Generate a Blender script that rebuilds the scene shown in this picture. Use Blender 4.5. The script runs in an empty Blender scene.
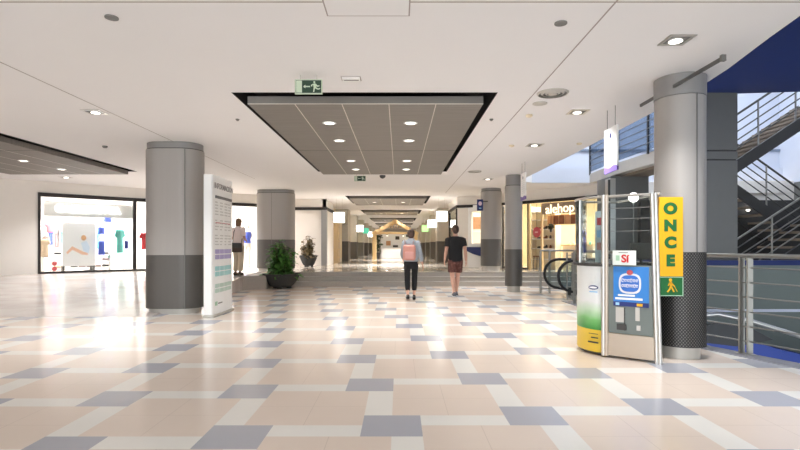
import bpy, bmesh, math, random
from mathutils import Vector, Matrix, noise
random.seed(7)
PI = math.pi
S = bpy.context.scene
COL = S.collection
F, CX, CY, EYE = 507.0, 399.0, 245.0, 1.3
def X(px, Y): return (px - CX) / F * Y
def Z(py, Y): return EYE + (CY - py) / F * Y
H = 3.25            # ceiling height
UP = 0.42           # raised hall

# ------------------------------------------------------------------ materials
def srgb(r, g, b):
    f = lambda c: (c / 255) / 12.92 if c / 255 <= 0.04045 else ((c / 255 + 0.055) / 1.055) ** 2.4
    return (f(r), f(g), f(b), 1)
MATS = {}
def mat(name, col, rough=0.5, metal=0.0, var=0.06, scale=6.0, bump=0.0, emit=None, estr=0.0, stretch=None, coat=0.0, spec=0.5):
    if name in MATS: return MATS[name]
    m = bpy.data.materials.new(name); m.use_nodes = True
    nt = m.node_tree; n = nt.nodes; l = nt.links
    b = n['Principled BSDF']
    b.inputs['Roughness'].default_value = rough
    b.inputs['Metallic'].default_value = metal
    b.inputs['Specular IOR Level'].default_value = spec
    b.inputs['Coat Weight'].default_value = coat
    tc = n.new('ShaderNodeTexCoord')
    mp = n.new('ShaderNodeMapping')
    if stretch: mp.inputs['Scale'].default_value = stretch
    l.new(tc.outputs['Object'], mp.inputs['Vector'])
    nz = n.new('ShaderNodeTexNoise'); nz.inputs['Scale'].default_value = scale; nz.inputs['Detail'].default_value = 3
    l.new(mp.outputs['Vector'], nz.inputs['Vector'])
    mr = n.new('ShaderNodeMapRange')
    mr.inputs['To Min'].default_value = 1 - var; mr.inputs['To Max'].default_value = 1 + var
    l.new(nz.outputs['Fac'], mr.inputs['Value'])
    mx = n.new('ShaderNodeMix'); mx.data_type = 'RGBA'; mx.blend_type = 'MULTIPLY'
    mx.inputs['Factor'].default_value = 1.0
    mx.inputs['A'].default_value = col
    l.new(mr.outputs['Result'], mx.inputs['B'])
    l.new(mx.outputs['Result'], b.inputs['Base Color'])
    if bump:
        bp = n.new('ShaderNodeBump'); bp.inputs['Strength'].default_value = bump; bp.inputs['Distance'].default_value = 0.01
        l.new(nz.outputs['Fac'], bp.inputs['Height']); l.new(bp.outputs['Normal'], b.inputs['Normal'])
    if emit:
        b.inputs['Emission Color'].default_value = emit
        b.inputs['Emission Strength'].default_value = estr
    MATS[name] = m
    return m
def glass(name, tint=(0.96, 0.98, 0.98, 1), refl=0.5):
    m = bpy.data.materials.new(name); m.use_nodes = True
    nt = m.node_tree; n = nt.nodes; l = nt.links
    n.remove(n['Principled BSDF'])
    o = n['Material Output']
    t = n.new('ShaderNodeBsdfTransparent'); t.inputs['Color'].default_value = tint
    g = n.new('ShaderNodeBsdfGlossy'); g.inputs['Roughness'].default_value = 0.02
    fr = n.new('ShaderNodeFresnel'); fr.inputs['IOR'].default_value = 1.45
    mu = n.new('ShaderNodeMath'); mu.operation = 'MULTIPLY'; mu.inputs[1].default_value = refl
    l.new(fr.outputs['Fac'], mu.inputs[0])
    mx = n.new('ShaderNodeMixShader')
    l.new(mu.outputs[0], mx.inputs['Fac']); l.new(t.outputs[0], mx.inputs[1]); l.new(g.outputs[0], mx.inputs[2])
    l.new(mx.outputs[0], o.inputs['Surface'])
    return m

M_ceil = mat('ceiling_plaster', srgb(237, 235, 234), 0.9, var=0.01, scale=1.5)
M_seam = mat('ceiling_seam', srgb(168, 158, 152), 0.9)
M_wall = mat('white_wall', srgb(232, 226, 218), 0.7, var=0.02)
M_cream = mat('cream_wall', srgb(236, 222, 192), 0.7, var=0.03)
M_beige = mat('beige_panel', srgb(214, 190, 150), 0.55, var=0.08, stretch=(1, 1, 12))
M_black = mat('black_frame', srgb(38, 33, 31), 0.5)
M_recess = mat('recess_black', srgb(30, 27, 25), 0.85)
M_wood = mat('grey_wood_panel', srgb(124, 118, 111), 0.55, var=0.32, scale=2.2, stretch=(0.5, 16, 1))
M_joint = mat('panel_joint', srgb(214, 206, 194), 0.6)
M_lamp = mat('lamp_white', srgb(255, 250, 240), 0.5, emit=(1, 0.96, 0.88, 1), estr=2.5)
M_cube = mat('pendant_glow', srgb(255, 252, 245), 0.5, emit=(1, 0.98, 0.94, 1), estr=3.0)
M_cubeg = mat('pendant_glow_green', srgb(170, 225, 150), 0.5, emit=(0.5, 0.95, 0.35, 1), estr=0.75)
M_cubet = mat('pendant_glow_teal', srgb(90, 190, 160), 0.5, emit=(0.1, 0.6, 0.4, 1), estr=0.5)
M_metal = mat('column_light', srgb(166, 161, 156), 0.58, 0.25, var=0.03, scale=4, stretch=(6, 6, 0.3))
M_metalc = mat('column_cap', srgb(146, 144, 142), 0.48, 0.4, var=0.03)
M_dark = mat('column_dark', srgb(98, 95, 91), 0.48, 0.4, var=0.05, scale=5, stretch=(3, 3, 0.5))
M_plinth = mat('column_plinth', srgb(196, 192, 184), 0.4, 0.2)
M_alu = mat('aluminium', srgb(205, 202, 196), 0.28, 0.9, var=0.04, stretch=(20, 20, 0.3))
M_steel = mat('steel_rail', srgb(158, 155, 148), 0.35, 0.8, var=0.04)
M_rubber = mat('black_rubber', srgb(22, 22, 26), 0.35)
M_kick = mat('brushed_beige_steel', srgb(190, 176, 160), 0.35, 0.6, var=0.05, stretch=(0.5, 0.5, 30))
M_grn_grey = mat('grey_green_panel', srgb(112, 120, 116), 0.4, var=0.03)
M_navy = mat('navy_paint', srgb(26, 42, 100), 0.45, var=0.05)
M_blue = mat('blue_paint', srgb(28, 50, 120), 0.4, var=0.05)
M_pale = mat('pale_blue_fascia', srgb(216, 220, 232), 0.6, var=0.02)
M_paleline = mat('fascia_line', srgb(130, 142, 160), 0.5)
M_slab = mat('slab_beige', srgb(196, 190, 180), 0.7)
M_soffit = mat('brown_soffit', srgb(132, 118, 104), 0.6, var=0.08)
M_grey = mat('mid_grey', srgb(120, 119, 116), 0.45, 0.3, var=0.04)
M_charc = mat('charcoal', srgb(64, 62, 60), 0.5, var=0.05)
M_white = mat('white_paint', srgb(240, 240, 238), 0.4, var=0.01)
M_granite = mat('granite_riser', srgb(178, 170, 161), 0.5, var=0.25, scale=60)
M_green = mat('sign_green', srgb(16, 96, 44), 0.45, var=0.02)
M_exit = mat('exit_green', srgb(28, 58, 36), 0.4, var=0.03)
M_exitl = mat('exit_pale', srgb(200, 212, 186), 0.4)
M_yellow = mat('sign_yellow', srgb(230, 170, 18), 0.45, var=0.02)
M_purple = mat('purple', srgb(118, 98, 168), 0.5)
M_teal = mat('teal', srgb(110, 190, 180), 0.5)
M_lgreen = mat('leaf_print_green', srgb(165, 200, 170), 0.5)
M_text = mat('grey_print', srgb(120, 118, 116), 0.6)
M_red = mat('red', srgb(205, 40, 45), 0.5)
M_rose = mat('rose_red', srgb(196, 82, 88), 0.5)
M_cloth_blue = mat('cloth_blue', srgb(92, 112, 214), 0.8, var=0.1)
M_cloth_navy = mat('cloth_navy', srgb(50, 60, 130), 0.8, var=0.1)
M_cloth_teal = mat('cloth_teal', srgb(120, 205, 190), 0.8, var=0.1)
M_cloth_tan = mat('cloth_tan', srgb(222, 200, 170), 0.8, var=0.1)
M_cloth_pink = mat('cloth_pink', srgb(232, 140, 150), 0.8, var=0.1)
M_shopw = mat('shop_white', srgb(246, 243, 238), 0.7, var=0.01)
M_skin = mat('skin', srgb(206, 160, 138), 0.55, var=0.05, scale=12)
M_hair = mat('hair_brown', srgb(66, 46, 36), 0.6, var=0.25, scale=30, bump=0.4, stretch=(3, 3, 0.6))
M_hair2 = mat('hair_light_brown', srgb(118, 90, 66), 0.6, var=0.25, scale=30, bump=0.4, stretch=(3, 3, 0.6))
M_tee = mat('black_cotton', srgb(22, 21, 22), 0.85, var=0.15, scale=8)
M_trous = mat('black_trousers', srgb(24, 23, 25), 0.85, var=0.12, scale=8)
M_denim = mat('light_denim', srgb(158, 164, 170), 0.85, var=0.14, scale=14)
M_coral = mat('coral_nylon', srgb(204, 142, 126), 0.6, var=0.08, scale=10)
M_coralp = mat('coral_pale', srgb(206, 150, 140), 0.6, var=0.08)
M_strap = mat('strap_grey', srgb(150, 130, 128), 0.7)
M_shoe = mat('shoe_black', srgb(28, 27, 28), 0.5)
M_shoeg = mat('shoe_grey', srgb(92, 94, 100), 0.6, var=0.15)
M_shoew = mat('shoe_sole_white', srgb(222, 220, 216), 0.6)
M_khaki = mat('khaki', srgb(216, 200, 176), 0.85, var=0.08)
M_pinkw = mat('pale_pink_top', srgb(238, 222, 218), 0.85, var=0.06)
M_brownbag = mat('brown_leather', srgb(70, 56, 46), 0.6, var=0.1)
M_pot = mat('dark_stone_pot', srgb(58, 58, 56), 0.75, var=0.2, scale=40, bump=0.3)
M_soil = mat('soil', srgb(50, 38, 28), 0.95, var=0.3, scale=40, bump=0.6)
M_leaf = mat('leaf_green', srgb(84, 136, 58), 0.45, var=0.4, scale=9)
M_leafb = mat('leaf_brown_green', srgb(128, 112, 78), 0.6, var=0.4, scale=9)
M_stem = mat('plant_stem', srgb(74, 62, 40), 0.8)
M_timber = mat('pale_timber', srgb(226, 196, 144), 0.55, var=0.12, scale=4, stretch=(8, 8, 0.6))
M_dgrey_item = mat('dark_item', srgb(60, 56, 54), 0.6)
M_brown = mat('brown_picture', srgb(128, 78, 52), 0.6, var=0.5, scale=8)
M_brown2 = mat('tan_picture', srgb(188, 140, 100), 0.6, var=0.4, scale=6)
M_gold = mat('lit_letter', srgb(255, 240, 200), 0.5, emit=(1, 0.9, 0.65, 1), estr=0.9)
M_shopletter = mat('white_lit_letter', srgb(255, 255, 255), 0.5, emit=(1, 1, 1, 1), estr=1.4)
M_poster_blue = mat('poster_blue', srgb(50, 126, 200), 0.4, var=0.12, scale=5)
M_poster_navy = mat('poster_navy', srgb(30, 44, 108), 0.4)
M_lbl = mat('print_light_blue', srgb(160, 205, 240), 0.4)
M_lowertile = mat('lower_floor_tile', srgb(86, 92, 104), 0.3, var=0.08)  # dark grey-blue tile of the lower level
G_clear = glass('clear_glass')
G_blue = glass('blue_balustrade_glass', (0.60, 0.67, 0.76, 1), 0.6)
G_kiosk = glass('kiosk_glass', (0.86, 0.9, 0.9, 1), 0.8)
G_esc = glass('escalator_glass', (0.80, 0.86, 0.88, 1), 0.6)

def floor_material():
    m = bpy.data.materials.new('floor_tiles'); m.use_nodes = True
    nt = m.node_tree; n = nt.nodes; l = nt.links; b = n['Principled BSDF']
    geo = n.new('ShaderNodeNewGeometry')
    sep = n.new('ShaderNodeSeparateXYZ'); l.new(geo.outputs['Position'], sep.inputs[0])
    def M(op, a, b2=None, c=None):
        q = n.new('ShaderNodeMath'); q.operation = op
        for i, v in enumerate((a, b2, c)):
            if v is None: continue
            if isinstance(v, (int, float)): q.inputs[i].default_value = v
            else: l.new(v, q.inputs[i])
        return q.outputs[0]
    g = 0.2135
    xs = M('DIVIDE', M('SUBTRACT', sep.outputs['X'], -0.265), g)
    ys = M('DIVIDE', M('SUBTRACT', sep.outputs['Y'], 3.442), g)
    i = M('FLOOR', xs); j = M('FLOOR', ys)
    k = M('FLOORED_MODULO', M('SUBTRACT', i, M('MULTIPLY', j, 5.0)), 26.0)
    kk = M('DIVIDE', M('ADD', k, 0.5), 26.0)
    def ramp(stops):
        r = n.new('ShaderNodeValToRGB'); r.color_ramp.interpolation = 'CONSTANT'
        e = r.color_ramp.elements
        e[0].position = 0; e[0].color = stops[0][1]
        e[1].position = stops[1][0] / 26; e[1].color = stops[1][1]
        for p, c in stops[2:]:
            q = e.new(p / 26); q.color = c
        l.new(kk, r.inputs[0]); return r.outputs[0]
    blue, pink, white = srgb(174, 175, 182), srgb(224, 208, 193), srgb(231, 228, 220)
    col = ramp([(0, blue), (2, pink), (6, white), (7, pink), (11, white), (12, pink), (16, white), (17, pink), (21, blue), (23, white)])
    B, W = (0, 0, 0, 1), (1, 1, 1, 1)
    # tile joints: half lines of the pink squares, plus every colour border
    mv = ramp([(0, B), (4, W), (5, B), (9, W), (10, B), (14, W), (15, B), (19, W), (20, B)])
    mh = ramp([(0, B), (7, W), (11, B)])
    fx = M('FRACT', xs); fy = M('FRACT', ys)
    lx = M('LESS_THAN', fx, 0.022); ly = M('LESS_THAN', fy, 0.022)
    line = M('MAXIMUM', M('MULTIPLY', lx, mv), M('MULTIPLY', ly, mh))
    nz = n.new('ShaderNodeTexNoise'); nz.inputs['Scale'].default_value = 1.6; nz.inputs['Detail'].default_value = 6
    l.new(geo.outputs['Position'], nz.inputs['Vector'])
    v = n.new('ShaderNodeMapRange'); v.inputs['To Min'].default_value = 0.94; v.inputs['To Max'].default_value = 1.05
    l.new(nz.outputs['Fac'], v.inputs['Value'])
    mx = n.new('ShaderNodeMix'); mx.data_type = 'RGBA'; mx.blend_type = 'MULTIPLY'; mx.inputs['Factor'].default_value = 1
    l.new(col, mx.inputs['A']); l.new(v.outputs[0], mx.inputs['B'])
    mx2 = n.new('ShaderNodeMix'); mx2.data_type = 'RGBA'
    l.new(M('MULTIPLY', line, 0.28), mx2.inputs['Factor'])
    l.new(mx.outputs['Result'], mx2.inputs['A']); mx2.inputs['B'].default_value = srgb(150, 128, 115)
    l.new(mx2.outputs['Result'], b.inputs['Base Color'])
    b.inputs['Roughness'].default_value = 0.19
    b.inputs['Specular IOR Level'].default_value = 0.5
    return m
M_floor = floor_material()
def marble_material(name, c1, c2, rough):
    m = bpy.data.materials.new(name); m.use_nodes = True
    nt = m.node_tree; n = nt.nodes; l = nt.links; b = n['Principled BSDF']
    geo = n.new('ShaderNodeNewGeometry')
    mp = n.new('ShaderNodeMapping'); mp.inputs['Scale'].default_value = (0.5, 1.1, 1)
    l.new(geo.outputs['Position'], mp.inputs['Vector'])
    nz = n.new('ShaderNodeTexNoise'); nz.inputs['Scale'].default_value = 1.1; nz.inputs['Detail'].default_value = 6; nz.inputs['Distortion'].default_value = 1.5
    l.new(mp.outputs[0], nz.inputs['Vector'])
    r = n.new('ShaderNodeValToRGB'); e = r.color_ramp.elements
    e[0].position = 0.35; e[0].color = c2; e[1].position = 0.6; e[1].color = c1
    l.new(nz.outputs['Fac'], r.inputs[0])
    br = n.new('ShaderNodeTexBrick'); br.offset = 0
    br.inputs['Scale'].default_value = 1.0; br.inputs['Brick Width'].default_value = 0.6; br.inputs['Row Height'].default_value = 0.6
    br.inputs['Mortar Size'].default_value = 0.006
    br.inputs['Color1'].default_value = (1, 1, 1, 1); br.inputs['Color2'].default_value = (0.95, 0.94, 0.93, 1); br.inputs['Mortar'].default_value = (0.72, 0.7, 0.68, 1)
    l.new(geo.outputs['Position'], br.inputs['Vector'])
    mx = n.new('ShaderNodeMix'); mx.data_type = 'RGBA'; mx.blend_type = 'MULTIPLY'; mx.inputs['Factor'].default_value = 1
    l.new(r.outputs[0], mx.inputs['A']); l.new(br.outputs['Color'], mx.inputs['B'])
    l.new(mx.outputs['Result'], b.inputs['Base Color'])
    b.inputs['Roughness'].default_value = rough
    return m
M_marble = marble_material('marble_upper', srgb(226, 217, 204), srgb(206, 192, 176), 0.12)
M_ramp = marble_material('marble_ramp', srgb(216, 208, 203), srgb(196, 184, 177), 0.16)

def perf_material():
    m = bpy.data.materials.new('perforated_steel'); m.use_nodes = True
    nt = m.node_tree; n = nt.nodes; l = nt.links; b = n['Principled BSDF']
    tc = n.new('ShaderNodeTexCoord'); sp = n.new('ShaderNodeSeparateXYZ'); l.new(tc.outputs['Object'], sp.inputs[0])
    def M(op, a, b2=None):
        q = n.new('ShaderNodeMath'); q.operation = op
        for i, v in enumerate((a, b2)):
            if v is None: continue
            if isinstance(v, (int, float)): q.inputs[i].default_value = v
            else: l.new(v, q.inputs[i])
        return q.outputs[0]
    u = M('MULTIPLY', M('ARCTAN2', sp.outputs['Y'], sp.outputs['X']), 0.28 / 0.034)
    w = M('DIVIDE', sp.outputs['Z'], 0.040)
    def dot(off):
        a = M('SUBTRACT', M('FRACT', M('ADD', u, off)), 0.5); c = M('SUBTRACT', M('FRACT', M('ADD', w, off)), 0.5)
        return M('ADD', M('MULTIPLY', a, a), M('MULTIPLY', c, c))
    d = M('MINIMUM', dot(0.0), dot(0.5))
    hole = M('LESS_THAN', d, 0.05)
    mx = n.new('ShaderNodeMix'); mx.data_type = 'RGBA'
    l.new(hole, mx.inputs['Factor'])
    mx.inputs['A'].default_value = srgb(44, 42, 42); mx.inputs['B'].default_value = srgb(104, 101, 97)
    l.new(mx.outputs['Result'], b.inputs['Base Color'])
    b.inputs['Metallic'].default_value = 0.4; b.inputs['Roughness'].default_value = 0.45
    return m
M_perf = perf_material()
def shorts_material():
    m = bpy.data.materials.new('patterned_shorts'); m.use_nodes = True
    nt = m.node_tree; n = nt.nodes; l = nt.links; b = n['Principled BSDF']
    tc = n.new('ShaderNodeTexCoord'); v = n.new('ShaderNodeTexVoronoi'); v.inputs['Scale'].default_value = 28
    l.new(tc.outputs['Object'], v.inputs['Vector'])
    r = n.new('ShaderNodeValToRGB'); e = r.color_ramp.elements
    e[0].color = srgb(150, 110, 96); e[1].position = 0.5; e[1].color = srgb(84, 46, 40)
    l.new(v.outputs['Distance'], r.inputs[0]); l.new(r.outputs[0], b.inputs['Base Color'])
    b.inputs['Roughness'].default_value = 0.85
    return m
M_shorts = shorts_material()
def print_material():
    # white panel fading to leaf green, a printed picture
    m = bpy.data.materials.new('kiosk_print'); m.use_nodes = True
    nt = m.node_tree; n = nt.nodes; l = nt.links; b = n['Principled BSDF']
    geo = n.new('ShaderNodeNewGeometry'); sp = n.new('ShaderNodeSeparateXYZ'); l.new(geo.outputs['Position'], sp.inputs[0])
    nz = n.new('ShaderNodeTexNoise'); nz.inputs['Scale'].default_value = 4; l.new(geo.outputs['Position'], nz.inputs['Vector'])
    a = n.new('ShaderNodeMath'); a.operation = 'MULTIPLY_ADD'; a.inputs[1].default_value = 0.12
    l.new(nz.outputs['Fac'], a.inputs[0]); l.new(sp.outputs['Z'], a.inputs[2])
    r = n.new('ShaderNodeValToRGB'); e = r.color_ramp.elements
    e[0].position = 0.38; e[0].color = srgb(70, 150, 70)
    e[1].position = 0.68; e[1].color = srgb(240, 242, 240)
    q = e.new(0.48); q.color = srgb(120, 188, 110)
    q = e.new(0.58); q.color = srgb(205, 228, 200)
    l.new(a.outputs[0], r.inputs[0]); l.new(r.outputs[0], b.inputs['Base Color'])
    b.inputs['Roughness'].default_value = 0.35
    return m
M_print = print_material()

# ------------------------------------------------------------------ mesh helpers
class MB:
    def __init__(s): s.b = bmesh.new()
    def _xf(s, vs, m):
        for v in vs: v.co = m @ v.co
    def box(s, x0, x1, y0, y1, z0, z1, rot=0.0, piv=None):
        cx, cy, cz = (x0 + x1) / 2, (y0 + y1) / 2, (z0 + z1) / 2
        m = Matrix.Translation((cx, cy, cz)) @ Matrix.Diagonal((abs(x1 - x0), abs(y1 - y0), abs(z1 - z0), 1))
        if rot:
            p = Vector(piv or (cx, cy, cz))
            m = Matrix.Translation(p) @ Matrix.Rotation(rot, 4, 'Z') @ Matrix.Translation(-p) @ m
        bmesh.ops.create_cube(s.b, size=1, matrix=m); return s
    def bar(s, a, b, w, h):
        """box-section bar between two points, w wide, h high"""
        a, b = Vector(a), Vector(b); d = b - a; L = d.length
        q = d.to_track_quat('Y', 'Z').to_matrix().to_4x4()
        m = Matrix.Translation((a + b) / 2) @ q @ Matrix.Diagonal((w, L, h, 1))
        bmesh.ops.create_cube(s.b, size=1, matrix=m); return s
    def prism(s, pts, z0, z1):
        lo = [s.b.verts.new((p[0], p[1], z0 if not callable(z0) else z0(*p))) for p in pts]
        hi = [s.b.verts.new((p[0], p[1], z1 if not callable(z1) else z1(*p))) for p in pts]
        n = len(pts)
        s.b.faces.new(lo[::-1]); s.b.faces.new(hi)
        for i in range(n):
            s.b.faces.new((lo[i], lo[(i + 1) % n], hi[(i + 1) % n], hi[i]))
        return s
    def plate(s, pts, t):
        """flat polygon given by 3-D points, thickened by vector t"""
        t = Vector(t)
        a = [s.b.verts.new(p) for p in pts]; c = [s.b.verts.new(Vector(p) + t) for p in pts]; n = len(pts)
        s.b.faces.new(a); s.b.faces.new(c[::-1])
        for i in range(n): s.b.faces.new((a[i], c[i], c[(i + 1) % n], a[(i + 1) % n]))
        return s
    def tube(s, pts, r, seg=8, cap=True):
        pts = [Vector(p) for p in pts]; rs = r if isinstance(r, (list, tuple)) else [r] * len(pts)
        rings = []; prev = None
        for i, p in enumerate(pts):
            if i == 0: t = pts[1] - p
            elif i == len(pts) - 1: t = p - pts[i - 1]
            else: t = (pts[i + 1] - p).normalized() + (p - pts[i - 1]).normalized()
            t.normalize()
            if prev is None:
                u = t.orthogonal().normalized()
            else:
                u = (prev - t * prev.dot(t)).normalized()
            prev = u; w = t.cross(u)
            rings.append([s.b.verts.new(p + (u * math.cos(2 * PI * k / seg) + w * math.sin(2 * PI * k / seg)) * rs[i]) for k in range(seg)])
        for A, B in zip(rings, rings[1:]):
            for k in range(seg): s.b.faces.new((A[k], A[(k + 1) % seg], B[(k + 1) % seg], B[k]))
        if cap: s.b.faces.new(rings[0][::-1]); s.b.faces.new(rings[-1])
        return s
    def lathe(s, prof, c=(0, 0, 0), seg=32):
        rings = []
        for r, z in prof:
            rings.append([s.b.verts.new((c[0] + r * math.cos(2 * PI * k / seg), c[1] + r * math.sin(2 * PI * k / seg), c[2] + z)) for k in range(seg)])
        for A, B in zip(rings, rings[1:]):
            for k in range(seg): s.b.faces.new((A[k], A[(k + 1) % seg], B[(k + 1) % seg], B[k]))
        s.b.faces.new(rings[0][::-1]); s.b.faces.new(rings[-1]); return s
    def loft(s, rings, seg=20, p=2.0):
        """rings: (centre, rx, ry) horizontal-ish ellipses or (centre, rx, ry, axis vector)"""
        R = []
        for g in rings:
            c = Vector(g[0]); rx, ry = g[1], g[2]
            ax = Vector(g[3]).normalized() if len(g) > 3 else Vector((0, 0, 1))
            u = Vector((1, 0, 0)); u = (u - ax * u.dot(ax)).normalized(); w = ax.cross(u)
            ring = []
            for k in range(seg):
                a = 2 * PI * k / seg; ca, sa = math.cos(a), math.sin(a)
                fx = math.copysign(abs(ca) ** (2 / p), ca); fy = math.copysign(abs(sa) ** (2 / p), sa)
                ring.append(s.b.verts.new(c + u * rx * fx + w * ry * fy))
            R.append(ring)
        for A, B in zip(R, R[1:]):
            for k in range(seg): s.b.faces.new((A[k], A[(k + 1) % seg], B[(k + 1) % seg], B[k]))
        s.b.faces.new(R[0][::-1]); s.b.faces.new(R[-1]); return s
    def ell(s, c, r, rot=None, seg=16):
        m = Matrix.Translation(c) @ (rot.to_4x4() if rot else Matrix()) @ Matrix.Diagonal((r[0], r[1], r[2], 1))
        bmesh.ops.create_uvsphere(s.b, u_segments=seg, v_segments=max(8, seg // 2 + 2), radius=1, matrix=m); return s
    def caps(s, a, b, ra, rb, seg=12):
        a, b = Vector(a), Vector(b); d = b - a; L = d.length; t = d / L
        pts, rs = [], []
        for k in range(4):
            q = PI / 2 * (1 - k / 4); pts.append(a - t * ra * math.sin(q)); rs.append(max(1e-4, ra * math.cos(q)))
        pts.append(a); rs.append(ra); pts.append(b); rs.append(rb)
        for k in range(1, 5):
            q = PI / 2 * k / 4; pts.append(b + t * rb * math.sin(q)); rs.append(max(1e-4, rb * math.cos(q)))
        return s.tube(pts, rs, seg)
    def build(s, name, m, parent=None, smooth=False, bevel=0.0, loc=None, rot=None, remesh=0.0, sm=0, keep_origin=False):
        bmesh.ops.recalc_face_normals(s.b, faces=s.b.faces)
        me = bpy.data.meshes.new(name); s.b.to_mesh(me); s.b.free()
        if m: me.materials.append(m)
        o = bpy.data.objects.new(name, me); COL.objects.link(o)
        if remesh:
            md = o.modifiers.new('r', 'REMESH'); md.mode = 'VOXEL'; md.voxel_size = remesh
            if sm:
                q = o.modifiers.new('s', 'SMOOTH'); q.iterations = sm; q.factor = 0.5
            dg = bpy.context.evaluated_depsgraph_get()
            nm = bpy.data.meshes.new_from_object(o.evaluated_get(dg)); nm.name = name
            o.modifiers.clear(); o.data = nm
            nm.materials.clear(); nm.materials.append(m)
            me = nm
        if smooth:
            me.polygons.foreach_set('use_smooth', [True] * len(me.polygons))
            if smooth != 'all' and hasattr(me, 'set_sharp_from_angle'): me.set_sharp_from_angle(angle=math.radians(40))
        if bevel:
            q = o.modifiers.new('bevel', 'BEVEL'); q.width = bevel; q.segments = 2; q.limit_method = 'ANGLE'
        if parent: o.parent = parent
        if loc: o.location = loc
        if rot: o.rotation_euler = rot
        return o
def tag(o, label, cat, group=None):
    o['label'] = label; o['category'] = cat; o['kind'] = 'thing'
    if group: o['group'] = group
    return o
def thing(name, label, cat, loc=(0, 0, 0), rz=0.0, group=None):
    o = bpy.data.objects.new(name, None); COL.objects.link(o)
    o.empty_display_size = 0.1
    o.location = loc; o.rotation_euler = (0, 0, rz)
    return tag(o, label, cat, group)
def st(mb, name, m, **k):
    o = mb.build(name, m, **k); o['kind'] = 'structure'; return o
def text(name, body, size, m, parent, loc, rot, ext=0.002, off=0.0, align='CENTER', sx=1.0):
    c = bpy.data.curves.new(name, 'FONT'); c.body = body; c.size = size; c.extrude = ext; c.offset = off
    c.align_x = align; c.align_y = 'CENTER'; c.materials.append(m); c.resolution_u = 4
    tmp = bpy.data.objects.new(name, c); COL.objects.link(tmp)
    me = bpy.data.meshes.new_from_object(tmp.evaluated_get(bpy.context.evaluated_depsgraph_get())); me.name = name
    bpy.data.objects.remove(tmp)
    o = bpy.data.objects.new(name, me); COL.objects.link(o)
    o.parent = parent; o.location = loc; o.rotation_euler = rot; o.scale = (sx, 1, 1)
    return o
def copy_thing(o, loc, label=None, group=None, rz=None):
    r = o.copy(); COL.objects.link(r); r.location = loc
    if rz is not None: r.rotation_euler = (0, 0, rz)
    if label: r['label'] = label
    if group: r['group'] = group
    for ch in list(o.children):
        c = ch.copy(); COL.objects.link(c); c.parent = r
        for g in ch.children:
            d = g.copy(); COL.objects.link(d); d.parent = c
    return r
def area(name, loc, size, power, col=(0.98, 0.98, 1.0), rot=(0, 0, 0), shape='DISK', sy=None, spread=180):
    L = bpy.data.lights.new(name, 'AREA'); L.shape = shape; L.size = size
    if sy: L.size_y = sy
    L.energy = power; L.color = col; L.spread = math.radians(spread)
    o = bpy.data.objects.new(name, L); COL.objects.link(o); o.location = loc; o.rotation_euler = rot
    return o

# ------------------------------------------------------------------ room shell
YB = -5.0    # rear end of hall, left open to let world light in
YE = 62.0
def grid_slab(xs, ys, z0, z1, hole, mb):
    """slab from a grid of cells; cells for which hole(cx,cy) is true are left out; inner walls where needed"""
    b = mb.b; nx, ny = len(xs) - 1, len(ys) - 1
    solid = [[not hole((xs[i] + xs[i + 1]) / 2, (ys[j] + ys[j + 1]) / 2) for j in range(ny)] for i in range(nx)]
    V = {}
    def v(i, j, z):
        if (i, j, z) not in V: V[(i, j, z)] = b.verts.new((xs[i], ys[j], z))
        return V[(i, j, z)]
    for i in range(nx):
        for j in range(ny):
            if not solid[i][j]: continue
            b.faces.new((v(i, j, z0), v(i, j + 1, z0), v(i + 1, j + 1, z0), v(i + 1, j, z0)))
            b.faces.new((v(i, j, z1), v(i + 1, j, z1), v(i + 1, j + 1, z1), v(i, j + 1, z1)))
            for di, dj, e in ((-1, 0, ((0, 0), (0, 1))), (1, 0, ((1, 1), (1, 0))), (0, -1, ((1, 0), (0, 0))), (0, 1, ((0, 1), (1, 1)))):
                a, c = i + di, j + dj
                if 0 <= a < nx and 0 <= c < ny and solid[a][c]: continue
                p, q = e
                b.faces.new((v(i + p[0], j + p[1], z0), v(i + q[0], j + q[1], z0), v(i + q[0], j + q[1], z1), v(i + p[0], j + p[1], z1)))
    return mb
RW = 1.706           # half width of a ceiling recess
RC = -0.441          # its centre
RECESS = [(6.48, 13.47), (20.1, 23.8), (28.2, 31.6), (36.6, 40.5), (45.0, 48.8), (53.0, 56.5)]
RECL = -8.65
def is_recess(x, y):
    for a, b in RECESS:
        if a < y < b and abs(x - RC) < RW: return True
    return 6.48 < y < 13.47 and abs(x - RECL) < RW
ys = sorted(set([YB, 15.9, YE] + [v for r in RECESS for v in r]))
xs = sorted(set([-13.5, 1.74, RC - RW, RC + RW, RECL - RW, RECL + RW]))
st(grid_slab(xs, ys, H, H + 0.45, is_recess, MB()), 'ceiling', M_ceil)
edge = [(3.30, YB), (3.30, 3.6), (3.48, 4.75), (3.64, 5.6), (3.72, 6.3), (3.74, 8.0), (3.74, 11.0), (3.70, 13.5), (3.68, 14.6), (3.80, 15.5), (4.2, 15.9), (12.0, 15.9), (12.0, YE), (1.74, YE), (1.74, YB)]
st(MB().prism(edge, H, H + 0.45), 'ceiling_atrium', M_ceil)
# recess backs
mb = MB()
for a, b in RECESS: mb.box(RC - RW - .02, RC + RW + .02, a - .02, b + .02, H + 0.30, H + 0.34)
mb.box(RECL - RW - .02, RECL + RW + .02, 6.46, 13.49, H + 0.30, H + 0.34)
st(mb, 'ceiling_recess', M_recess)
mb = MB()
def lining(cx, a, b):
    t = 0.012
    mb.box(cx - RW, cx - RW + t, a, b, H + .001, H + .3); mb.box(cx + RW - t, cx + RW, a, b, H + .001, H + .3)
    mb.box(cx - RW, cx + RW, a, a + t, H + .001, H + .3); mb.box(cx - RW, cx + RW, b - t, b, H + .001, H + .3)
for a, b in RECESS: lining(RC, a, b)
lining(RECL, 6.48, 13.47)
st(mb, 'trim_5', M_recess)
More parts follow.
